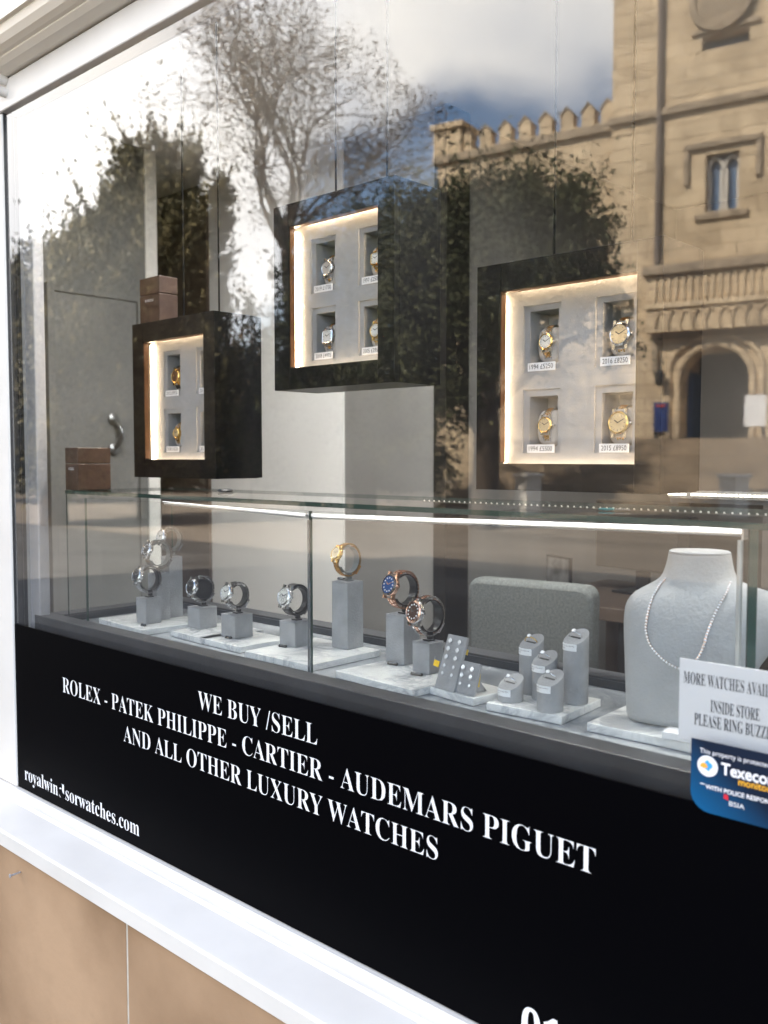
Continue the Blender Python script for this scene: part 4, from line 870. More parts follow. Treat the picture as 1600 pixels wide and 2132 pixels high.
# ------------------------------------------------------------------ ring cylinders
RADC = 0.0193
def ring_stand(k, label, px, base_y, hpx_low, txt, gold, lab_ring, lab_card):
    p = on_z(px, base_y, ZS); p.y += RADC * 0.55; p.x -= RADC * 0.45
    t = thing('ring_cylinder', label, 'ring stand', (p.x, p.y, ZS + 0.0004), R(-12), 'slant topped ring cylinders')
    h = hpx_low; sl = math.tan(R(30)); seg = 40; b = MB(); v = []
    for q in range(seg): a_ = 2 * math.pi * q / seg; v.append((RADC * math.cos(a_), RADC * math.sin(a_), 0))
    for q in range(seg): a_ = 2 * math.pi * q / seg; v.append((RADC * math.cos(a_), RADC * math.sin(a_), h + RADC * math.sin(a_) * sl))
    f = [tuple(range(seg - 1, -1, -1)), tuple(range(seg, 2 * seg))] + [(q, (q + 1) % seg, seg + (q + 1) % seg, seg + q) for q in range(seg)]
    b.add(v, f); b.build('cylinder', SUEDED, t, smooth=True, bevel=0.0008)
    # dark slot in the top
    n = Vector((0, -math.sin(R(30)), math.cos(R(30)))); ax = Vector((1, 0, 0)); ay = ax.cross(n) * -1
    b = MB(); b.obox(Vector((0, -0.001, h - 0.001 * sl)) + n * 0.0003, ax, n.cross(ax), n, 0.010, 0.0014, 0.0002); b.build('slot', BLACKR, t)
    # label strip bent round the cylinder
    c = thing('price_card', lab_card, 'price card', t.location, t.rotation_euler.z, 'small price cards on the ring cylinders')
    zc = h - RADC * sl * 0.72; rr_ = RADC + 0.0004; a0, a1 = R(-128), R(-44); hh = 0.0105; ns = 14; vv = []; ff = []
    for q in range(ns + 1):
        a_ = a0 + (a1 - a0) * q / ns
        for (rad, z) in ((rr_, zc - hh), (rr_, zc), (rr_ + 0.0004, zc), (rr_ + 0.0004, zc - hh)): vv.append((rad * math.cos(a_), rad * math.sin(a_), z))
    for q in range(ns):
        for s_ in range(4): ff.append((q * 4 + s_, q * 4 + (s_ + 1) % 4, (q + 1) * 4 + (s_ + 1) % 4, (q + 1) * 4 + s_))
    ff += [(0, 1, 2, 3), (ns * 4 + 3, ns * 4 + 2, ns * 4 + 1, ns * 4)]
    b = MB(); b.add(vv, ff); b.build('card', PAPER, c)
    rw = rr_ + 0.0007; wrap = lambda X, Z: Vector((rw * math.cos(a0 + X / rw), rw * math.sin(a0 + X / rw), Z))
    text('lettering', txt[0], INK, c, 0.002, 0.026, zc - 0.0040, 0.0022, is_serif=False, wrap=wrap)
    text('lettering', txt[1], INK, c, 0.002, 0.010, zc - 0.0078, 0.0022, is_serif=False, wrap=wrap)
    # ring
    g = thing('diamond_ring', lab_ring, 'ring', Vector(t.location) + Vector((0, -0.001, h - 0.001 * sl + 0.0006)), t.rotation_euler.z + R(15), 'diamond rings on slanted cylinders')
    b = MB(); pts = []
    for q in range(19):
        a_ = math.pi * q / 18; pts.append(ax * 0.0088 * math.cos(a_) + n * 0.0080 * math.sin(a_))
    b.tube(pts, 0.0008, 8); b.build('band', GOLD if gold else STEEL, g, smooth=True)
    b = MB(); b.lathe(n * 0.0082, n, ax, [(0.0007, 0.0), (0.0027, 0.0022), (0.0029, 0.0027), (0.0018, 0.0036)], 8); st = b.build('stone', GEM, g)
    b = MB()
    for q in range(4):
        a_ = q * math.pi / 2 + 0.78; d = ax * math.cos(a_) + n.cross(ax) * math.sin(a_); b.tube([n * 0.0080 + d * 0.0008, n * 0.0106 + d * 0.0030], 0.0004, 5)
    b.build('claws', STEEL, g); g.scale = (1.25, 1.25, 1.25)
def hgt(px, base, low):      # cylinder mean height from the pixel of the middle of its top
    p = on_z(px, base, ZS); p.y += RADC * 0.55; p.x -= RADC * 0.45; return on_y(px, low, p.y).z - ZS
ring_stand(0, 'shortest suede ring cylinder at the front left of the ring slab', 1065, 1463, hgt(1065, 1463, 1421), ('0.50ct Diamond 18ct', '£1250'), False, 'diamond ring on the shortest front left cylinder', 'small price card on the shortest ring cylinder')
ring_stand(1, 'tall suede ring cylinder at the rear left of the ring slab', 1108, 1447, hgt(1108, 1447, 1337), ('0.71ct Am. Bright Cut', '£1950'), True, 'gold shouldered diamond ring on the tall rear left cylinder', 'small price card on the tall rear left ring cylinder')
ring_stand(2, 'mid height suede ring cylinder in the middle of the ring slab', 1136, 1460, hgt(1136, 1460, 1372), ('Yellow 1ct Diamond', '£2950'), False, 'ring with a yellow accent on the middle cylinder', 'small price card on the middle ring cylinder')
ring_stand(3, 'suede ring cylinder nearest the glass, in front of the middle one', 1148, 1484, hgt(1148, 1484, 1413), ('Platinum 0.9ct', '£3450'), False, 'diamond ring on the cylinder nearest the glass', 'small price card on the ring cylinder nearest the glass')
ring_stand(4, 'tallest suede ring cylinder at the right of the ring slab', 1201, 1467, hgt(1201, 1467, 1327), ('Princess Cut 18ct Wg', '£4250'), False, 'square stone ring on the tallest right cylinder', 'small price card on the tallest ring cylinder')

# ------------------------------------------------------------------ necklace bust
bp_ = on_z(1400, 1515, ZS)
BUSTR = R(22)
bx = Vector((math.cos(BUSTR), math.sin(BUSTR), 0)); by = Vector((-math.sin(BUSTR), math.cos(BUSTR), 0))
bo = Vector((bp_.x, bp_.y + 0.028, ZS + 0.0006))
bust = thing('necklace_bust', 'pale grey velvet neck bust wearing a diamond necklace', 'display bust', bo, BUSTR)
SEC = [  # z, left half width, right half width, centre x, centre y, front depth, back depth
    (0.000, 0.074, 0.066, 0.000, 0.000, 0.036, 0.030), (0.004, 0.075, 0.068, 0.000, 0.000, 0.037, 0.030), (0.05, 0.078, 0.082, 0.000, 0.004, 0.042, 0.030), (0.09, 0.081, 0.100, 0.001, 0.010, 0.046, 0.032),
    (0.125, 0.086, 0.126, 0.003, 0.018, 0.049, 0.034), (0.150, 0.089, 0.150, 0.005, 0.026, 0.049, 0.036), (0.166, 0.088, 0.150, 0.007, 0.032, 0.047, 0.036), (0.178, 0.081, 0.132, 0.010, 0.037, 0.045, 0.036),
    (0.187, 0.068, 0.094, 0.013, 0.041, 0.042, 0.036), (0.195, 0.056, 0.063, 0.016, 0.044, 0.040, 0.036), (0.204, 0.049, 0.050, 0.017, 0.046, 0.039, 0.036), (0.220, 0.0455, 0.0455, 0.018, 0.048, 0.038, 0.036), (0.233, 0.0432, 0.0432, 0.018, 0.049, 0.037, 0.036), (0.2352, 0.0430, 0.0430, 0.018, 0.049, 0.037, 0.036), (0.236, 0.0430, 0.0430, 0.018, 0.049, 0.037, 0.036)]
def section(z, aL, aR, cx, cy_, df, db, seg=56):
    r_ = []
    for k in range(seg):
        a_ = 2 * math.pi * k / seg; ca, sa = math.cos(a_), math.sin(a_); e = 0.85 if z < 0.19 else 1.0
        X = (aR if ca > 0 else aL) * math.copysign(abs(ca) ** e, ca); Y = (db if sa > 0 else df) * math.copysign(abs(sa) ** e, sa)
        r_.append((cx + X, cy_ + Y, z))
    return r_
v = []; f = []; seg = 56
for s_ in SEC: v += section(*s_)
for i in range(len(SEC) - 1):
    for k in range(seg): f.append((i * seg + k, i * seg + (k + 1) % seg, (i + 1) * seg + (k + 1) % seg, (i + 1) * seg + k))
f += [tuple(range(seg - 1, -1, -1)), tuple(range((len(SEC) - 1) * seg, len(SEC) * seg))]
b = MB(); b.add(v, f); torso = b.build('torso', BUSTM, bust, smooth=True)
ss = torso.modifiers.new('sub', 'SUBSURF'); ss.levels = 1; ss.render_levels = 1
b = MB(); top = section(0.2364, 0.0424, 0.0424, 0.018, 0.049, 0.0358, 0.0348) + section(0.2385, 0.0420, 0.0420, 0.018, 0.049, 0.0356, 0.0346) + section(0.2400, 0.039, 0.039, 0.018, 0.049, 0.0335, 0.0325)
b.add(top, [tuple(range(seg - 1, -1, -1)), tuple(range(2 * seg, 3 * seg))] + [(i * seg + k, i * seg + (k + 1) % seg, (i + 1) * seg + (k + 1) % seg, (i + 1) * seg + k) for i in (0, 1) for k in range(seg)])
b.build('neck_cap', BUSTM, bust, smooth=True)
bw_ = Matrix.Translation(bo) @ Matrix.Rotation(BUSTR, 4, 'Z')
tree_ = BVHTree.FromPolygons([bw_ @ Vector(q) for q in v], f)
nk = []
KEY = [(1387, 1206), (1372, 1224), (1360, 1246), (1351, 1274), (1346, 1305), (1349, 1328), (1358, 1348), (1373, 1366), (1390, 1380), (1412, 1391), (1430, 1391), (1444, 1382), (1456, 1366), (1465, 1346), (1472, 1322), (1480, 1300), (1490, 1277), (1503, 1252), (1514, 1232), (1521, 1211)]
last = None
dens = []
for i in range(len(KEY) - 1):
    for q in range(6):
        p0, p1, p2, p3 = KEY[max(i - 1, 0)], KEY[i], KEY[i + 1], KEY[min(i + 2, len(KEY) - 1)]; t_ = q / 6
        dens.append(tuple(0.5 * (2 * p1[k] + (p2[k] - p0[k]) * t_ + (2 * p0[k] - 5 * p1[k] + 4 * p2[k] - p3[k]) * t_ ** 2 + (3 * p1[k] - p0[k] - 3 * p2[k] + p3[k]) * t_ ** 3) for k in (0, 1)))
for (px, py) in dens:
    hit = tree_.ray_cast(CAM, ray(px, py).normalized())
    if hit[0] is not None: nk.append((hit[0] + hit[1] * 0.0012, hit[1]))
NP = [p for p, _ in nk]
neck = thing('diamond_necklace', 'diamond tennis necklace in rose gold hanging on the grey bust', 'necklace', bo)
inv = -Vector(bo)
if len(NP) > 5:
    b = MB(); b.tube([p + inv for p in NP], 0.0016, 6); b.build('chain', ROSE, neck, smooth=True)
    b = MB(); d_ = 0.0
    for i in range(1, len(NP)):
        sg = (NP[i] - NP[i - 1]).length; 
        while d_ <= sg and sg > 1e-6:
            p = NP[i - 1] + (NP[i] - NP[i - 1]) * (d_ / sg); n = nk[i][1]; b.lathe(p + inv + n * 0.0006, n, Vector((0.2, 0.1, 1)), [(0.0016, 0), (0.0019, 0.0010), (0.0010, 0.0018)], 7); d_ += 0.0044
        d_ -= sg
    b.build('diamonds', GEM, neck)

# ------------------------------------------------------------------ notices at the right
ys = 0.0295
a = on_y(1416, 1370, ys); zb = on_y(1410, 1536, ys).z; cxn = on_y(1530, 1500, ys).x
t = thing('notice_card', 'white notice card about more watches inside store, fixed behind the window glass', 'notice', (a.x, ys, zb))
wn = (cxn - a.x) * 2
b = MB(); b.box(0, wn, 0, 0.002, 0, a.z - zb); b.build('card', PAPER, t)
q_ = on_z(1418, 1540, ZS); st_ = thing('acrylic_block', 'small white acrylic block on the slab beside the bust, half behind the notice', 'display block', (q_.x, q_.y, ZS + 0.0006), R(8))
b = MB(); b.box(-0.022, 0.06, -0.012, 0.016, 0, 0.010); b.build('block', mat('white_acrylic', (0.8, 0.8, 0.82), 0.2), st_, bevel=0.001)
def nline(body, py, px0, px1):
    p0, p1 = on_y(*px0, ys), on_y(*px1, ys)
    if py: text('lettering', body, INK, t, p0.x - a.x, None, p0.z - zb, py, -0.0004, center=wn / 2)
for body, px0, capz in (('MORE WATCHES AVAILABLE', (1424, 1421), 0.0135), ('INSIDE STORE', (1480, 1482), 0.0135), ('PLEASE RING BUZZER', (1446, 1508), 0.0135)):
    p0 = on_y(*px0, ys); text('lettering', body, INK, t, p0.x - a.x, 2 * (cxn - a.x) - (p0.x - a.x), p0.z - zb, capz, -0.0004, bold=-0.006)
yk = -0.0052
a = on_y(1440, 1536, yk); lo_ = on_y(1440, 1672, yk)
t = thing('security_sticker', 'dark blue security company sticker on the window glass, with round badge and white wording', 'sticker', (a.x, yk, lo_.z - 0.006))
H_ = a.z - (lo_.z - 0.006); Wd = 0.108; r_ = 0.022
poly = [(r_, 0), (Wd - r_, 0)] + [(Wd - r_ + r_ * math.sin(q * math.pi / 12), r_ - r_ * math.cos(q * math.pi / 12)) for q in range(1, 7)] + [(Wd, H_), (0, H_)] + [(r_ - r_ * math.cos(q * math.pi / 12), r_ - r_ * math.sin(q * math.pi / 12)) for q in range(0, 6)]
NAVY = mat('sticker_navy', (0.003, 0.012, 0.035), 0.3); _t = NAVY.node_tree; _b = _t.nodes['Principled BSDF']
_tc = _t.nodes.new('ShaderNodeTexCoord'); _sp = _t.nodes.new('ShaderNodeSeparateXYZ'); _t.links.new(_tc.outputs['Object'], _sp.inputs[0])
_r = _t.nodes.new('ShaderNodeValToRGB'); _r.color_ramp.elements[0].color = (0.0, 0.10, 0.26, 1); _r.color_ramp.elements[1].color = (0.002, 0.010, 0.03, 1); _r.color_ramp.elements[1].position = 0.8
_t.links.new(math_node(_t, 'ADD', math_node(_t, 'MULTIPLY', _sp.outputs[2], 9.0), math_node(_t, 'MULTIPLY', _sp.outputs[0], 7.0)), _r.inputs[0]); _t.links.new(_r.outputs[0], _b.inputs['Base Color'])
b = MB(); b.prism(poly, 0, 0.0010); b.build('panel', NAVY, t)
def loc2(px, py): q = on_y(px, py, yk); return q.x - a.x, q.z - (lo_.z - 0.006)
x, z = loc2(1474, 1595)
b = MB(); b.lathe((x, -0.0002, z), (0, -1, 0), (0, 0, 1), [(0.0118, 0), (0.0118, 0.0002)], 32); bd = b.build('badge', PAPER, t)
b = MB(); b.lathe((x + 0.0022, -0.0006, z + 0.001), (0, -1, 0), (0, 0, 1), [(0.0062, 0), (0.0062, 0.0001)], 24, sq=lambda q: 1.0 if math.sin(q) > 0 else 0.55); b.build('badge_blue', mat('badge_blue', (0.05, 0.35, 0.75), 0.4), bd)
b = MB(); b.lathe((x - 0.0040, -0.0008, z - 0.001), (0, -1, 0), (0, 0, 1), [(0.0042, 0), (0.0042, 0.0001)], 24, sq=lambda q: 1.0 if math.cos(q) > -0.3 else 0.5); b.build('badge_orange', mat('badge_orange', (0.85, 0.42, 0.05), 0.4), bd)
SW = mat('sticker_white', (0.85, 0.85, 0.87), 0.4); SO = mat('sticker_orange', (0.9, 0.45, 0.03), 0.4)
for body, px, cap, m_, x1_, bl in (('This property is protected by', (1458, 1566), 0.0055, SW, 0.098, 0.0), ('Texecom', (1502, 1611), 0.0130, SW, 0.098, 0.025), ('monitoring', (1538, 1634), 0.0078, SO, 0.102, 0.015), ('WITH POLICE RESPONSE', (1470, 1641), 0.0048, SW, 0.096, 0.02), ('BSIA', (1519, 1677), 0.0052, SW, 0.062, 0.0)):
    x, z = loc2(*px); text('lettering', body, m_, t, x, x1_, z, cap, -0.0006, is_serif=False, bold=bl)
x, z = loc2(1513, 1659); b = MB(); b.prism([(x - 0.0030, z - 0.002), (x + 0.0025, z - 0.0035), (x + 0.002, z + 0.0025), (x - 0.0025, z + 0.003)], -0.0008, -0.0004); b.build('red_mark', mat('sticker_red', (0.6, 0.02, 0.04), 0.4), t)
x, z = loc2(1459, 1631); b = MB(); b.box(x, x + 0.005, -0.0008, -0.0004, z, z + 0.0010); b.build('dash', SW, t)

# ------------------------------------------------------------------ what stands across the street
P0 = mir(1490, 915, 29.0)
UX = Vector((-0.983, 0.182, 0)).normalized(); UYI = ZUP.cross(UX)            # local x along the front, local y into the building
def fac(px, py):
    d = mray(px, py); t_ = (P0 - MC).dot(UYI) / d.dot(UYI); q = MC + d * t_ - P0; return q.dot(UX), q.z + P0.z
ang = math.atan2(UX.y, UX.x)
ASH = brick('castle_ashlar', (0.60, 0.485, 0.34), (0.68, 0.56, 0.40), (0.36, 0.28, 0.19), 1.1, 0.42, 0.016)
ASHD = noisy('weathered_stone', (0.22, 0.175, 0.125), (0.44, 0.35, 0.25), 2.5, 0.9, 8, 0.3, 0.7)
castle = thing('castle', 'golden stone castle with battlements and a tall tower across the street', 'castle', (P0.x, P0.y, 0), ang)
def fbox(b, pa, pb, y0, y1, m=0):
    (xa, za), (xb, zb) = fac(*pa), fac(*pb); b.box(min(xa, xb), max(xa, xb), y0, y1, min(za, zb), max(za, zb), m)
zbase = 0.0
xt0, _ = fac(1277, 200); xt1, _ = fac(1900, 200); xw0, zpar = fac(905, 332); _, zst = fac(1420, 227); _, zstb = fac(1420, 238)
zgap = fac(1046, 291)[1]
# tower front with openings: window, slit and arched doorway
xs_ = sorted([xt1, fac(1562, 800)[0], fac(1540, 400)[0], fac(1563, 80)[0], fac(1470, 400)[0], fac(1463, 80)[0], fac(1420, 800)[0], xt0])
wz0, wz1 = fac(1505, 438)[1], fac(1505, 318)[1]; sz0, sz1 = fac(1513, 96)[1], fac(1513, 68)[1]; dz0, dz1, dzs = fac(1490, 915)[1], fac(1490, 722)[1], fac(1490, 792)[1]
ztop = fac(1490, -420)[1]
zs_ = sorted([0.0, dz0, dz1, wz0, wz1, sz0, sz1, ztop])
b = MB(); dep = []
for i in range(len(xs_) - 1):
    col = []; xm = (xs_[i] + xs_[i + 1]) / 2
    for j in range(len(zs_) - 1):
        zm = (zs_[j] + zs_[j + 1]) / 2; d_ = 0.0
        if fac(1540, 400)[0] < xm < fac(1470, 400)[0] and wz0 < zm < wz1: d_ = 0.45
        if fac(1563, 80)[0] < xm < fac(1463, 80)[0] and sz0 < zm < sz1: d_ = 0.6
        if fac(1562, 800)[0] < xm < fac(1420, 800)[0] and dz0 < zm < dz1: d_ = 2.2
        col.append(d_)
    dep.append(col)
relief(b, xs_, zs_, dep)
b.box(xt1, xt0 - 0.001, 2.3, 9, 0, ztop); b.box(xt0 - 0.35, xt0, 0.0005, 2.3, 0, ztop)
b.build('tower', ASH, castle, fix=False)
# low wing with battlements
b = MB(); b.box(xt0 + 0.002, xw0, 0.25, 8, 0, zgap - 0.02); b.build('wing', ASH, castle)
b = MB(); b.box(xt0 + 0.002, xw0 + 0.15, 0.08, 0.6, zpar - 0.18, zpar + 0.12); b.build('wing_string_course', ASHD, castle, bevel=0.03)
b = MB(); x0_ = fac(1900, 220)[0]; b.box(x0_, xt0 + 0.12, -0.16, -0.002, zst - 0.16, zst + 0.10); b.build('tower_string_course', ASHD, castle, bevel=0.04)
for i, (px, py) in enumerate(((964, 270), (1005, 260), (1046, 249), (1088, 241), (1131, 232), (1176, 221), (1221, 213), (1262, 204))):
    x, z = fac(px, py); hw = 0.225; b = MB()
    za = fac(1046, 249)[1]; zsd = za - 0.24
    b.prism([(x - hw, zgap - 0.02), (x + hw, zgap - 0.02), (x + hw, zsd), (x, za), (x - hw, zsd)], 0.25, 0.65); mm = b.build('merlon', ASH, castle)
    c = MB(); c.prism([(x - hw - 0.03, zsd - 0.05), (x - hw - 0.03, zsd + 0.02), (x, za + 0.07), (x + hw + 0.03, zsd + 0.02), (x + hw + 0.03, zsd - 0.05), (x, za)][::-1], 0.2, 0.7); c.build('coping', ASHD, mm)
xa, xb = fac(958, 300)[0], fac(905, 300)[0]; zt_ = fac(930, 268)[1]
b = MB(); b.box(xa, xb + 0.1, 0.1, 1.3, zpar, zt_); b.box(xa - 0.1, xb + 0.2, 0.0, 1.4, zt_ + 0.002, zt_ + 0.22); b.build('corner_turret', ASH, castle, bevel=0.03)
# tower window, hood mould, slit glazing, pipe, oval clock
GLZ = mat('leaded_glass', (0.10, 0.16, 0.26), 0.08, spec=0.8); FRW = mat('pale_window_stone', (0.62, 0.58, 0.52), 0.7)
x0_, x1_ = fac(1540, 400)[0], fac(1470, 400)[0]; xm = (x0_ + x1_) / 2; hw = (x1_ - x0_) / 2
b = MB(); b.box(x0_ + 0.01, x1_ - 0.01, 0.40, 0.43, wz0, wz1); win = b.build('window', GLZ, castle)
def lancet(b, xc, w, z0, z1, th, y0, y1):
    zsp = z1 - w * 1.5; b.box(xc - w, xc - w + th, y0, y1, z0, zsp); b.box(xc + w - th, xc + w, y0, y1, z0, zsp)
    for sgn in (-1, 1):
        pts = []
        for q in range(9):
            f_ = q / 8; pts.append((xc + sgn * w * (1 - f_ ** 1.7), y0 + 0.03, zsp + (z1 - zsp) * (1 - (1 - f_) ** 1.6)))
        b.tube(pts, th * 0.6, 6)
b = MB()
for sgn in (-1, 1): lancet(b, xm + sgn * hw * 0.5, hw * 0.47, wz0 + 0.05, wz1 - 0.10, 0.10, 0.22, 0.399)
b.box(x0_ + 0.01, x1_ - 0.01, 0.33, 0.398, wz0, wz0 + 0.08); b.build('tracery', FRW, win)
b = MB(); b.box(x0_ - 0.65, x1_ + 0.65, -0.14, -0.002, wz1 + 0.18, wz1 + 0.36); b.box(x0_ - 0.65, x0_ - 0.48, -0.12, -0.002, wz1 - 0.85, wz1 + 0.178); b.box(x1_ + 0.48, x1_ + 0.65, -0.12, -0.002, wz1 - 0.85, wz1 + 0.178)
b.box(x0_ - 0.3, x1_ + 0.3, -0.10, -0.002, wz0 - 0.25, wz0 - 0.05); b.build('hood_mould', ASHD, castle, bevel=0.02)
x2_, x3_ = fac(1563, 80)[0], fac(1463, 80)[0]
b = MB(); b.box(x2_ + 0.01, x3_ - 0.01, 0.45, 0.5, sz0, sz1); b.build('slit_glazing', GLZ, castle)
b = MB(); b.box(x2_ - 0.3, x3_ + 0.3, -0.10, -0.002, sz1 + 0.08, sz1 + 0.24); b.build('slit_hood', ASHD, castle, bevel=0.02)
x, _ = fac(1376, 300); b = MB(); b.tube([(x, -0.10, dz1 + 1.9), (x, -0.10, ztop)], 0.10, 8); b.build('drain_pipe', mat('pipe_grey', (0.16, 0.13, 0.11), 0.6), castle)
x, z = fac(1505, -2); b = MB(); b.lathe((x, -0.12, z), (0, -1, 0), (0, 0, 1), [(0.95, 0), (0.95, 0.10), (0.75, 0.14), (0.72, 0.05)], 36); b.lathe((x, -0.08, z), (0, -1, 0), (0, 0, 1), [(0.70, 0), (0.66, 0.03)], 36, 1)
b.build('clock', [ASHD, mat('clock_face', (0.30, 0.28, 0.24), 0.5)], castle, smooth=True)
# porch: cornice, frieze, corbel arcade
_, zc = fac(1490, 562); _, zc2 = fac(1490, 632); xr_, xl_ = fac(1900, 600)[0], fac(1352, 600)[0]
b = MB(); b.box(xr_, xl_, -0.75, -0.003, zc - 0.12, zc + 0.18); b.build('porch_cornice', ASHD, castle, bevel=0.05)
b = MB(); b.box(xr_, xl_ - 0.1, -0.55, -0.003, dz1 + 0.5, zc - 0.122)
b.build('porch_wall', ASH, castle)
b = MB(); b.box(xr_, xl_ - 0.04, -0.66, -0.552, zc2 - 0.10, zc2 + 0.06)
x = xr_ + 0.1
while x < xl_ - 0.3:
    b.box(x, x + 0.10, -0.61, -0.552, zc2 + 0.14, zc - 0.20); x += 0.22
b.build('porch_frieze', ASH, castle)
b = MB(); x = xr_ + 0.1
while x < xl_ - 0.5:
    zt = zc2 - 0.12
    for sgn in (-1, 1):
        b.tube([(x + 0.19 + sgn * 0.19 * (1 - (q / 6) ** 1.6), -0.59, zt - 0.56 + 0.48 * (1 - (1 - q / 6) ** 1.7)) for q in range(7)], 0.035, 6)
    b.box(x - 0.04, x + 0.04, -0.63, -0.552, zt - 0.74, zt - 0.54)
    x += 0.38
b.build('corbel_arcade', ASH, castle)
# doorway: arch filling, mould rings, dark interior, blue door leaf
da, db_ = fac(1562, 800)[0], fac(1420, 800)[0]; xm = (da + db_) / 2; hw = (db_ - da) / 2
def archz(x): f_ = min(1.0, abs(x - xm) / hw); return dzs + (dz1 - dzs) * math.sqrt(max(0.0, 1 - f_ ** 2.1)) * (1 - 0.10 * f_)
b = MB(); n_ = 24
for q in range(n_):
    xa, xb = da + (db_ - da) * q / n_, da + (db_ - da) * (q + 1) / n_
    b.add([(xa, 0.02, archz(xa)), (xb, 0.02, archz(xb)), (xb, 0.02, dz1 + 0.02), (xa, 0.02, dz1 + 0.02), (xa, 0.7, archz(xa)), (xb, 0.7, archz(xb)), (xb, 0.7, dz1 + 0.02), (xa, 0.7, dz1 + 0.02)], [(0, 1, 2, 3), (0, 4, 5, 1), (3, 2, 6, 7), (4, 7, 6, 5)])
b.build('arch_spandrel', ASH, castle)
for (off, y, rad) in ((0.10, -0.02, 0.11), (0.38, -0.04, 0.09)):
    b = MB(); s_ = (hw + off) / hw
    pts = [(xm - hw * s_, y, dz0)] + [(xm + hw * s_ * math.sin(-math.pi / 2 + math.pi * q / 20), y, archz(xm + hw * math.sin(-math.pi / 2 + math.pi * q / 20)) + off) for q in range(21)] + [(xm + hw * s_, y, dz0)]
    b.tube(pts, rad, 8); b.build('arch_moulding', ASH, castle, smooth=True)
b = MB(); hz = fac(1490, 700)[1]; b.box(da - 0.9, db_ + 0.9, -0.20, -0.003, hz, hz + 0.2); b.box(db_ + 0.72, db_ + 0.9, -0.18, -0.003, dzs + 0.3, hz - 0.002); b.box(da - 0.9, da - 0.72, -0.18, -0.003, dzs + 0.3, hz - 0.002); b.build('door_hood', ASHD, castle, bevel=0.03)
b = MB(); b.box(da, db_, 2.15, 2.19, dz0, dz1); b.build('doorway_shade', mat('doorway_dark', (0.03, 0.02, 0.015), 0.6), castle)  # dark sheet standing in for the shade inside the doorway
b = MB(); b.box(db_ - 0.16, db_ - 0.02, 0.72, 1.9, dz0, dz1 - 0.7); b.build('door', mat('blue_door', (0.01, 0.05, 0.14), 0.4), castle)
x, z = fac(1381, 790); b = MB(); b.lathe((x, -0.35, z - 0.25), (0, 0, 1), (1, 0, 0), [(0.03, 0), (0.14, 0.1), (0.17, 0.4), (0.05, 0.5)], 8); b.box(x - 0.03, x + 0.03, -0.35, -0.002, z + 0.2, z + 0.27); b.build('wall_lantern', mat('iron', (0.03, 0.028, 0.025), 0.6), castle)

# terrace, steps, sign boards by the castle door
ST = brick('step_stone', (0.28, 0.22, 0.16), (0.32, 0.26, 0.19), (0.18, 0.14, 0.10), 1.2, 0.5)
steps = thing('stone_steps', 'broad weathered stone steps rising to the castle doorway', 'steps', (P0.x, P0.y, 0), ang)
nst = 12; b = MB(); xs0, xs1 = fac(1900, 950)[0], xt0 + 3.0
for i in range(nst): b.box(xs0, xs1, -1.6 - 0.36 * (nst - 1 - i) - 0.36, -1.6 - 0.36 * (nst - 1 - i), 0.0, dz0 * (i + 1) / nst)
b.build('step_flight', ST, steps)
b = MB(); b.box(xs0, xs1, -1.599, 0.0 - 0.003, 0, dz0 - 0.003); b.build('landing', ST, steps)
(bx0, bz0), (bx1, bz1) = fac(1364, 900), fac(1396, 838)
t = thing('notice_board', 'dark blue notice board with pale lettering beside the castle door', 'notice board', P0 + UX * ((bx0 + bx1) / 2) - UYI * 0.12 + Vector((0, 0, bz0 - P0.z)), ang)
w = abs(bx0 - bx1) / 2; hb_ = bz1 - bz0
b = MB(); b.box(-w, w, -0.03, 0.03, 0, hb_); b.build('board', mat('board_blue', (0.012, 0.035, 0.16), 0.4), t, bevel=0.01)
b = MB(); b.box(-w * 0.6, w * 0.6, -0.036, -0.031, hb_ * 0.84, hb_ * 0.92); b.build('red_heading', mat('board_red', (0.45, 0.05, 0.04), 0.5), t)
for sx in (-w * 0.8, w * 0.8):
    b = MB(); b.box(sx - 0.04, sx + 0.04, 0.031, 0.09, -(bz0 - dz0), hb_ * 0.9); b.build('post', mat('board_post', (0.03, 0.03, 0.035), 0.5), t)
(bx0, bz0), (bx1, bz1) = fac(1566, 897), fac(1612, 826)
t = thing('easel_sign', 'white poster on a slim black easel right of the castle doorway', 'sign', P0 + UX * ((bx0 + bx1) / 2) - UYI * 1.0 + Vector((0, 0, dz0 - P0.z)), ang)
w = abs(bx0 - bx1) / 2
b = MB(); b.box(-w, w, -0.03, 0.0, bz0 - dz0 + 0.1, bz1 - dz0); b.build('poster', PAPER, t)
for (x0q, x1q) in ((-0.05, -w * 0.8), (0.05, w * 0.8)):
    b = MB(); b.tube([(x0q * 3, 0.06, bz0 - dz0 + 0.3), (x1q, 0.02, 0.0)], 0.03, 6); b.build('leg', BLACKP, t)
for i, (px, py) in enumerate(((1100, 1072), (1528, 1080), (700, 1060))):
    d = mray(px, py); tt_ = (0 - MC.z) / d.z; q = MC + d * tt_
    t = thing('stone_bollard', ('pale stone post in the plaza in front of the leaning tree', 'pale stone post in the plaza below the castle door', 'pale stone post in the plaza near the bare tree')[i], 'stone post', q, 0.3, 'pale stone posts in the plaza')
    b = MB(); b.box(-0.24, 0.24, -0.24, 0.24, 0, 0.95); b.build('shaft', FRW, t, bevel=0.02); b = MB(); b.box(-0.30, 0.30, -0.30, 0.30, 0.952, 1.05); b.build('cap', FRW, t, bevel=0.03)

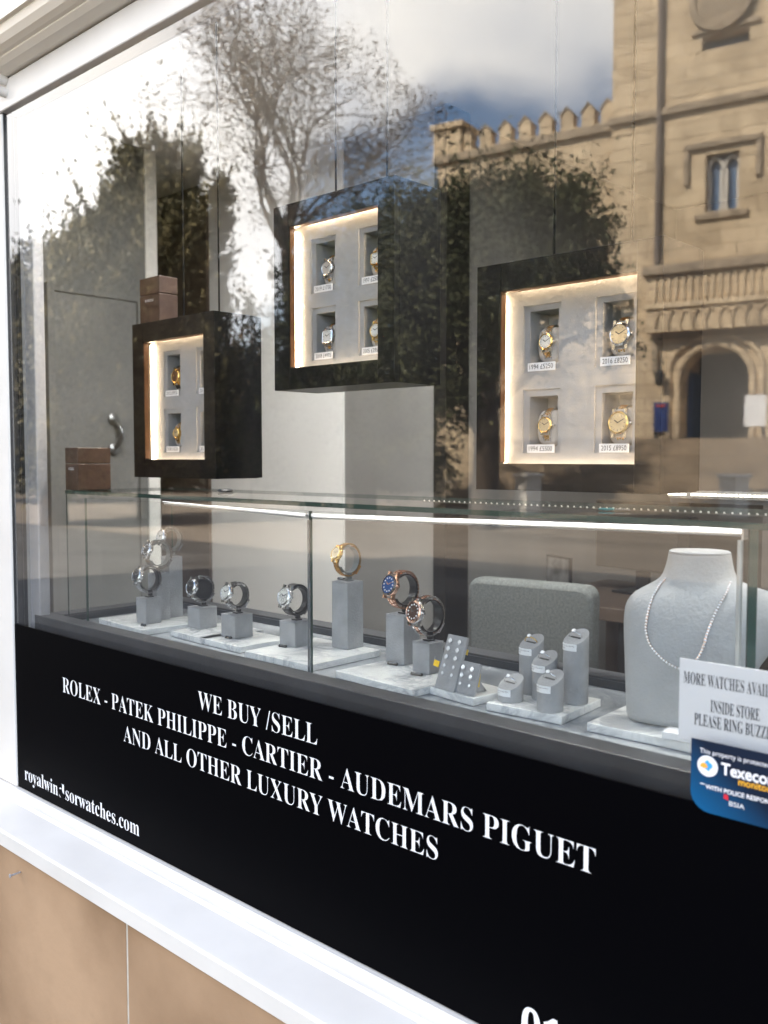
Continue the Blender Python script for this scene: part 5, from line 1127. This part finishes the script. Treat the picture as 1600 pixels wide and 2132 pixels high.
# trees
BARK = noisy('bark', (0.045, 0.033, 0.024), (0.10, 0.075, 0.055), 6, 0.9, 6, stretch=(1, 1, 0.3))
LG1 = leafy('yew_leaf', (0.062, 0.058, 0.024), (0.20, 0.165, 0.078)); LG2 = leafy('holly_leaf', (0.028, 0.038, 0.016), (0.095, 0.095, 0.040)); LG3 = leafy('autumn_leaf', (0.07, 0.045, 0.022), (0.15, 0.10, 0.05))
def leaf_quads(b, pts, size, jit=0.5):
    for (p, dirv) in pts:
        s = size * random.uniform(0.6, 1.3); a_ = Vector((random.gauss(0, 1), random.gauss(0, 1), random.gauss(0, 1)))
        if dirv is not None: a_ = a_ * jit + dirv
        a_.normalize(); c = a_.orthogonal().normalized(); c = Matrix.Rotation(random.uniform(0, 6.28), 3, a_) @ c
        b.add([p - a_ * s - c * s * 0.15, p + c * s * 0.42, p + a_ * s, p - c * s * 0.42], [(0, 1, 2, 3)])
def lobed_tree(name, label, base, hgt, lobes, leaf, n_leaf, size, spiky=False, trunk_r=0.3):
    """lobes: (x, y, z, rx, rz) relative to base"""
    t = thing(name, label, 'tree', base, 0)
    b = MB(); b.tube([(0, 0, 0), (0.1, 0.05, hgt * 0.3), (0.0, 0.1, hgt * 0.7), (0, 0, hgt * 0.95)], [trunk_r, trunk_r * 0.8, trunk_r * 0.4, 0.03], 10)
    for (x, y, z, rx, rz) in lobes:
        b.tube([(0, 0, max(0.6, z - rz - abs(x) * 0.6)), (x * 0.6, y * 0.6, z - rz * 0.3), (x, y, z + rz * 0.3)], [trunk_r * 0.4, trunk_r * 0.25, 0.02], 6)
    b.build('trunk', BARK, t, smooth=True)
    b = MB(); pts = []; wts = [l[3] ** 2 * l[4] for l in lobes]; tot = sum(wts)
    for l, w in zip(lobes, wts):
        x, y, z, rx, rz = l; c0 = Vector((x, y, z))
        nc = max(40, int(620 * w / tot)); per = max(4, int(n_leaf * w / tot / nc))
        for _ in range(nc):
            q = Vector((random.gauss(0, 1), random.gauss(0, 1), random.gauss(0, 1))).normalized() * (random.random() ** 0.40)
            sp = random.uniform(0.12, 0.26) * min(rx, rz) + 0.08; out = q.normalized(); c = c0 + Vector((q.x * rx, q.y * rx, q.z * rz))
            if spiky: out = (out * 0.5 + Vector((0, 0, 1)) + Vector((random.gauss(0, 0.3), random.gauss(0, 0.3), 0))).normalized()
            for _ in range(per):
                along = random.expovariate(1.6) * sp * (1.5 if spiky else 1.2); k = max(0.15, 1 - along / (sp * 4)) if spiky else 1.0
                p = c + out * (along - sp * 0.4) + Vector((random.gauss(0, 1), random.gauss(0, 1), random.gauss(0, 1))) * sp * 0.55 * k
                if p.z < 0.1: continue
                pts.append((p, out * 0.9 if spiky else None))
    leaf_quads(b, pts, size); b.build('crown', leaf, t, fix=False)
    return t
def gpos(px, t_):
    q = mir(px, 953, t_); return Vector((q.x, q.y, 0))
def lob(base, items, t_):
    """pixel (px, py, radius px across, radius px up) in the glass -> lobe about the base"""
    r_ = []
    for (px, py, rx, rz, dt) in items:
        q = mir(px, py, t_ + dt) - base; r_.append((q.x, q.y, q.z, rx * t_ / F, rz * t_ / F))
    return r_
SHADE_HEDGE = leafy('shade_hedge_leaf', (0.008, 0.010, 0.006), (0.025, 0.026, 0.014))  # near-black hedge added to put a shaded band into the reflection
for i, px in enumerate((-60, 170, 400, 630, 860)):
    bs = gpos(px, 40.0)
    lobed_tree('hedge', ('added dark hedge length at the far left of the plaza', 'added dark hedge length behind the tall yew', 'added dark hedge length behind the gap between yew and thicket', 'added dark hedge length behind the thicket', 'added dark hedge length beside the castle wing')[i], bs, 3.4,
               lob(bs, ((px - 60, 930, 90, 85, 0), (px + 60, 925, 90, 90, 0), (px, 985, 130, 50, 0)), 40.0), SHADE_HEDGE, 9000, 0.16, trunk_r=0.1)
ty = 22.0; bs = gpos(310, ty)
lobed_tree('yew_tree', 'tall dark ragged yew tree left of the bare tree', bs, 8.5, lob(bs, ((330, 400, 80, 110, 0.5), (435, 480, 55, 120, 0), (240, 540, 80, 120, -0.5), (280, 440, 55, 120, 0), (370, 460, 80, 140, 1), (330, 600, 120, 170, 0), (205, 560, 60, 110, -1), (420, 640, 60, 200, 0.5), (250, 720, 120, 160, 0), (380, 780, 90, 160, 0), (150, 620, 70, 120, 0), (250, 890, 150, 130, 0), (390, 900, 80, 130, 0), (430, 820, 60, 130, 0)), ty), LG1, 170000, 0.075, True)
ty = 20.0; bs = gpos(110, ty)
lobed_tree('yew_tree', 'lower spreading yew tree at the far left of the plaza', bs, 6.2, lob(bs, ((85, 610, 45, 100, 0), (150, 620, 70, 120, 0), (20, 700, 90, 140, 0), (110, 760, 120, 150, 0), (-60, 700, 90, 130, 0), (100, 900, 130, 130, 0), (0, 860, 90, 130, 0)), ty), LG1, 75000, 0.075, True)
ty = 19.0; bs = gpos(1010, ty)
lobed_tree('holly_tree', 'round dark holly tree in front of the castle wing', bs, 7.0, lob(bs, ((1100, 470, 130, 130, 0), (1000, 520, 130, 130, 0), (1190, 520, 90, 130, 0.5), (930, 560, 110, 160, 0), (1080, 620, 140, 120, -0.5), (1230, 600, 60, 110, 0), (860, 640, 90, 220, 0), (960, 740, 90, 150, 0), (1290, 690, 45, 80, 0.5)), ty), LG2, 70000, 0.065)
ty = 23.0; bs = gpos(760, ty)
lobed_tree('holly_tree', 'dark evergreen thicket below the bare tree', bs, 7.5, lob(bs, ((820, 560, 110, 150, 0), (740, 640, 110, 170, 0), (640, 690, 90, 190, 0), (850, 760, 100, 150, 0), (560, 760, 70, 160, 0), (700, 820, 120, 120, 0), (830, 900, 110, 120, 0), (650, 920, 120, 100, 0), (500, 880, 90, 110, 0)), ty), LG2, 50000, 0.08)
for (px, t_, lb) in ((0, 30, 'loose olive hedge behind the far left yew'), (520, 32, 'distant olive shrubbery between the yew and the thicket')):
    bs = gpos(px, t_); lobed_tree('shrub', lb, bs, 3.0, lob(bs, ((px - 80, 800, 130, 110, 0), (px + 70, 820, 130, 100, 0), (px - 200, 830, 110, 100, 0), (px + 190, 850, 100, 80, 0)), t_), LG3 if px else LG1, 9000, 0.16, trunk_r=0.1)
# the bare tree
def bare_tree(base, t_):
    t = thing('bare_tree', 'tall bare branched tree with a thin haze of autumn leaves', 'tree', base)
    b = MB(); tips = []
    def grow(p, d, ln, r, lev):
        pts = [p]; rr_ = [r]; q = p.copy(); dd = d.copy(); n = 4 if lev < 4 else 3
        for i in range(n):
            dd = (dd + Vector((random.gauss(0, 0.13), random.gauss(0, 0.13), random.gauss(0, 0.08) + 0.02))).normalized(); q = q + dd * ln / n
            pts.append(q.copy()); rr_.append(r * (1 - 0.30 * (i + 1) / n))
        b.tube(pts, rr_, 8 if lev < 2 else (5 if lev < 4 else 3), caps=False)
        if lev >= 4: tips.extend((x, None) for x in pts[1:])
        if lev < 6:
            for i in range((3 if lev in (2, 3) else 2) if lev else 9):
                a_ = R(random.uniform(16, 40)) if lev else R(8 + 6.3 * i); ax_ = dd.orthogonal().normalized(); ax_ = Matrix.Rotation(random.uniform(0, 6.28) if lev else i * 2.4 + random.uniform(-0.3, 0.3), 3, dd) @ ax_
                grow(q, (Matrix.Rotation(a_, 3, ax_) @ dd).normalized(), (ln * random.uniform(0.68, 0.86)) if lev else 2.15 - 0.06 * i + random.uniform(-0.15, 0.15), max(0.008, rr_[-1] * (0.76 if lev else 0.5)), lev + 1)
            if lev and lev < 5:
                k = random.choice((1, 2)); ax_ = Matrix.Rotation(random.uniform(0, 6.28), 3, dd) @ dd.orthogonal().normalized()
                grow(pts[k], (Matrix.Rotation(R(random.uniform(35, 60)), 3, ax_) @ dd).normalized(), ln * 0.6, rr_[k] * 0.5, lev + 2)
    grow(Vector((0, 0, 0)), Vector((-RT.x * 0.30, RT.y * 0.30, 1)).normalized(), 7.3, 0.23, 0)
    b.build('trunk', BARK, t, smooth=True, fix=False)
    c = MB(); pts = []
    for (p, _) in tips:
        for _ in range(3):
            if random.random() < 0.8: pts.append((p + Vector((random.gauss(0, 0.22), random.gauss(0, 0.22), random.gauss(0, 0.2))), None))
    leaf_quads(c, pts, 0.055); c.build('crown', LG3, t, fix=False)
bare_tree(gpos(655, 26), 26)
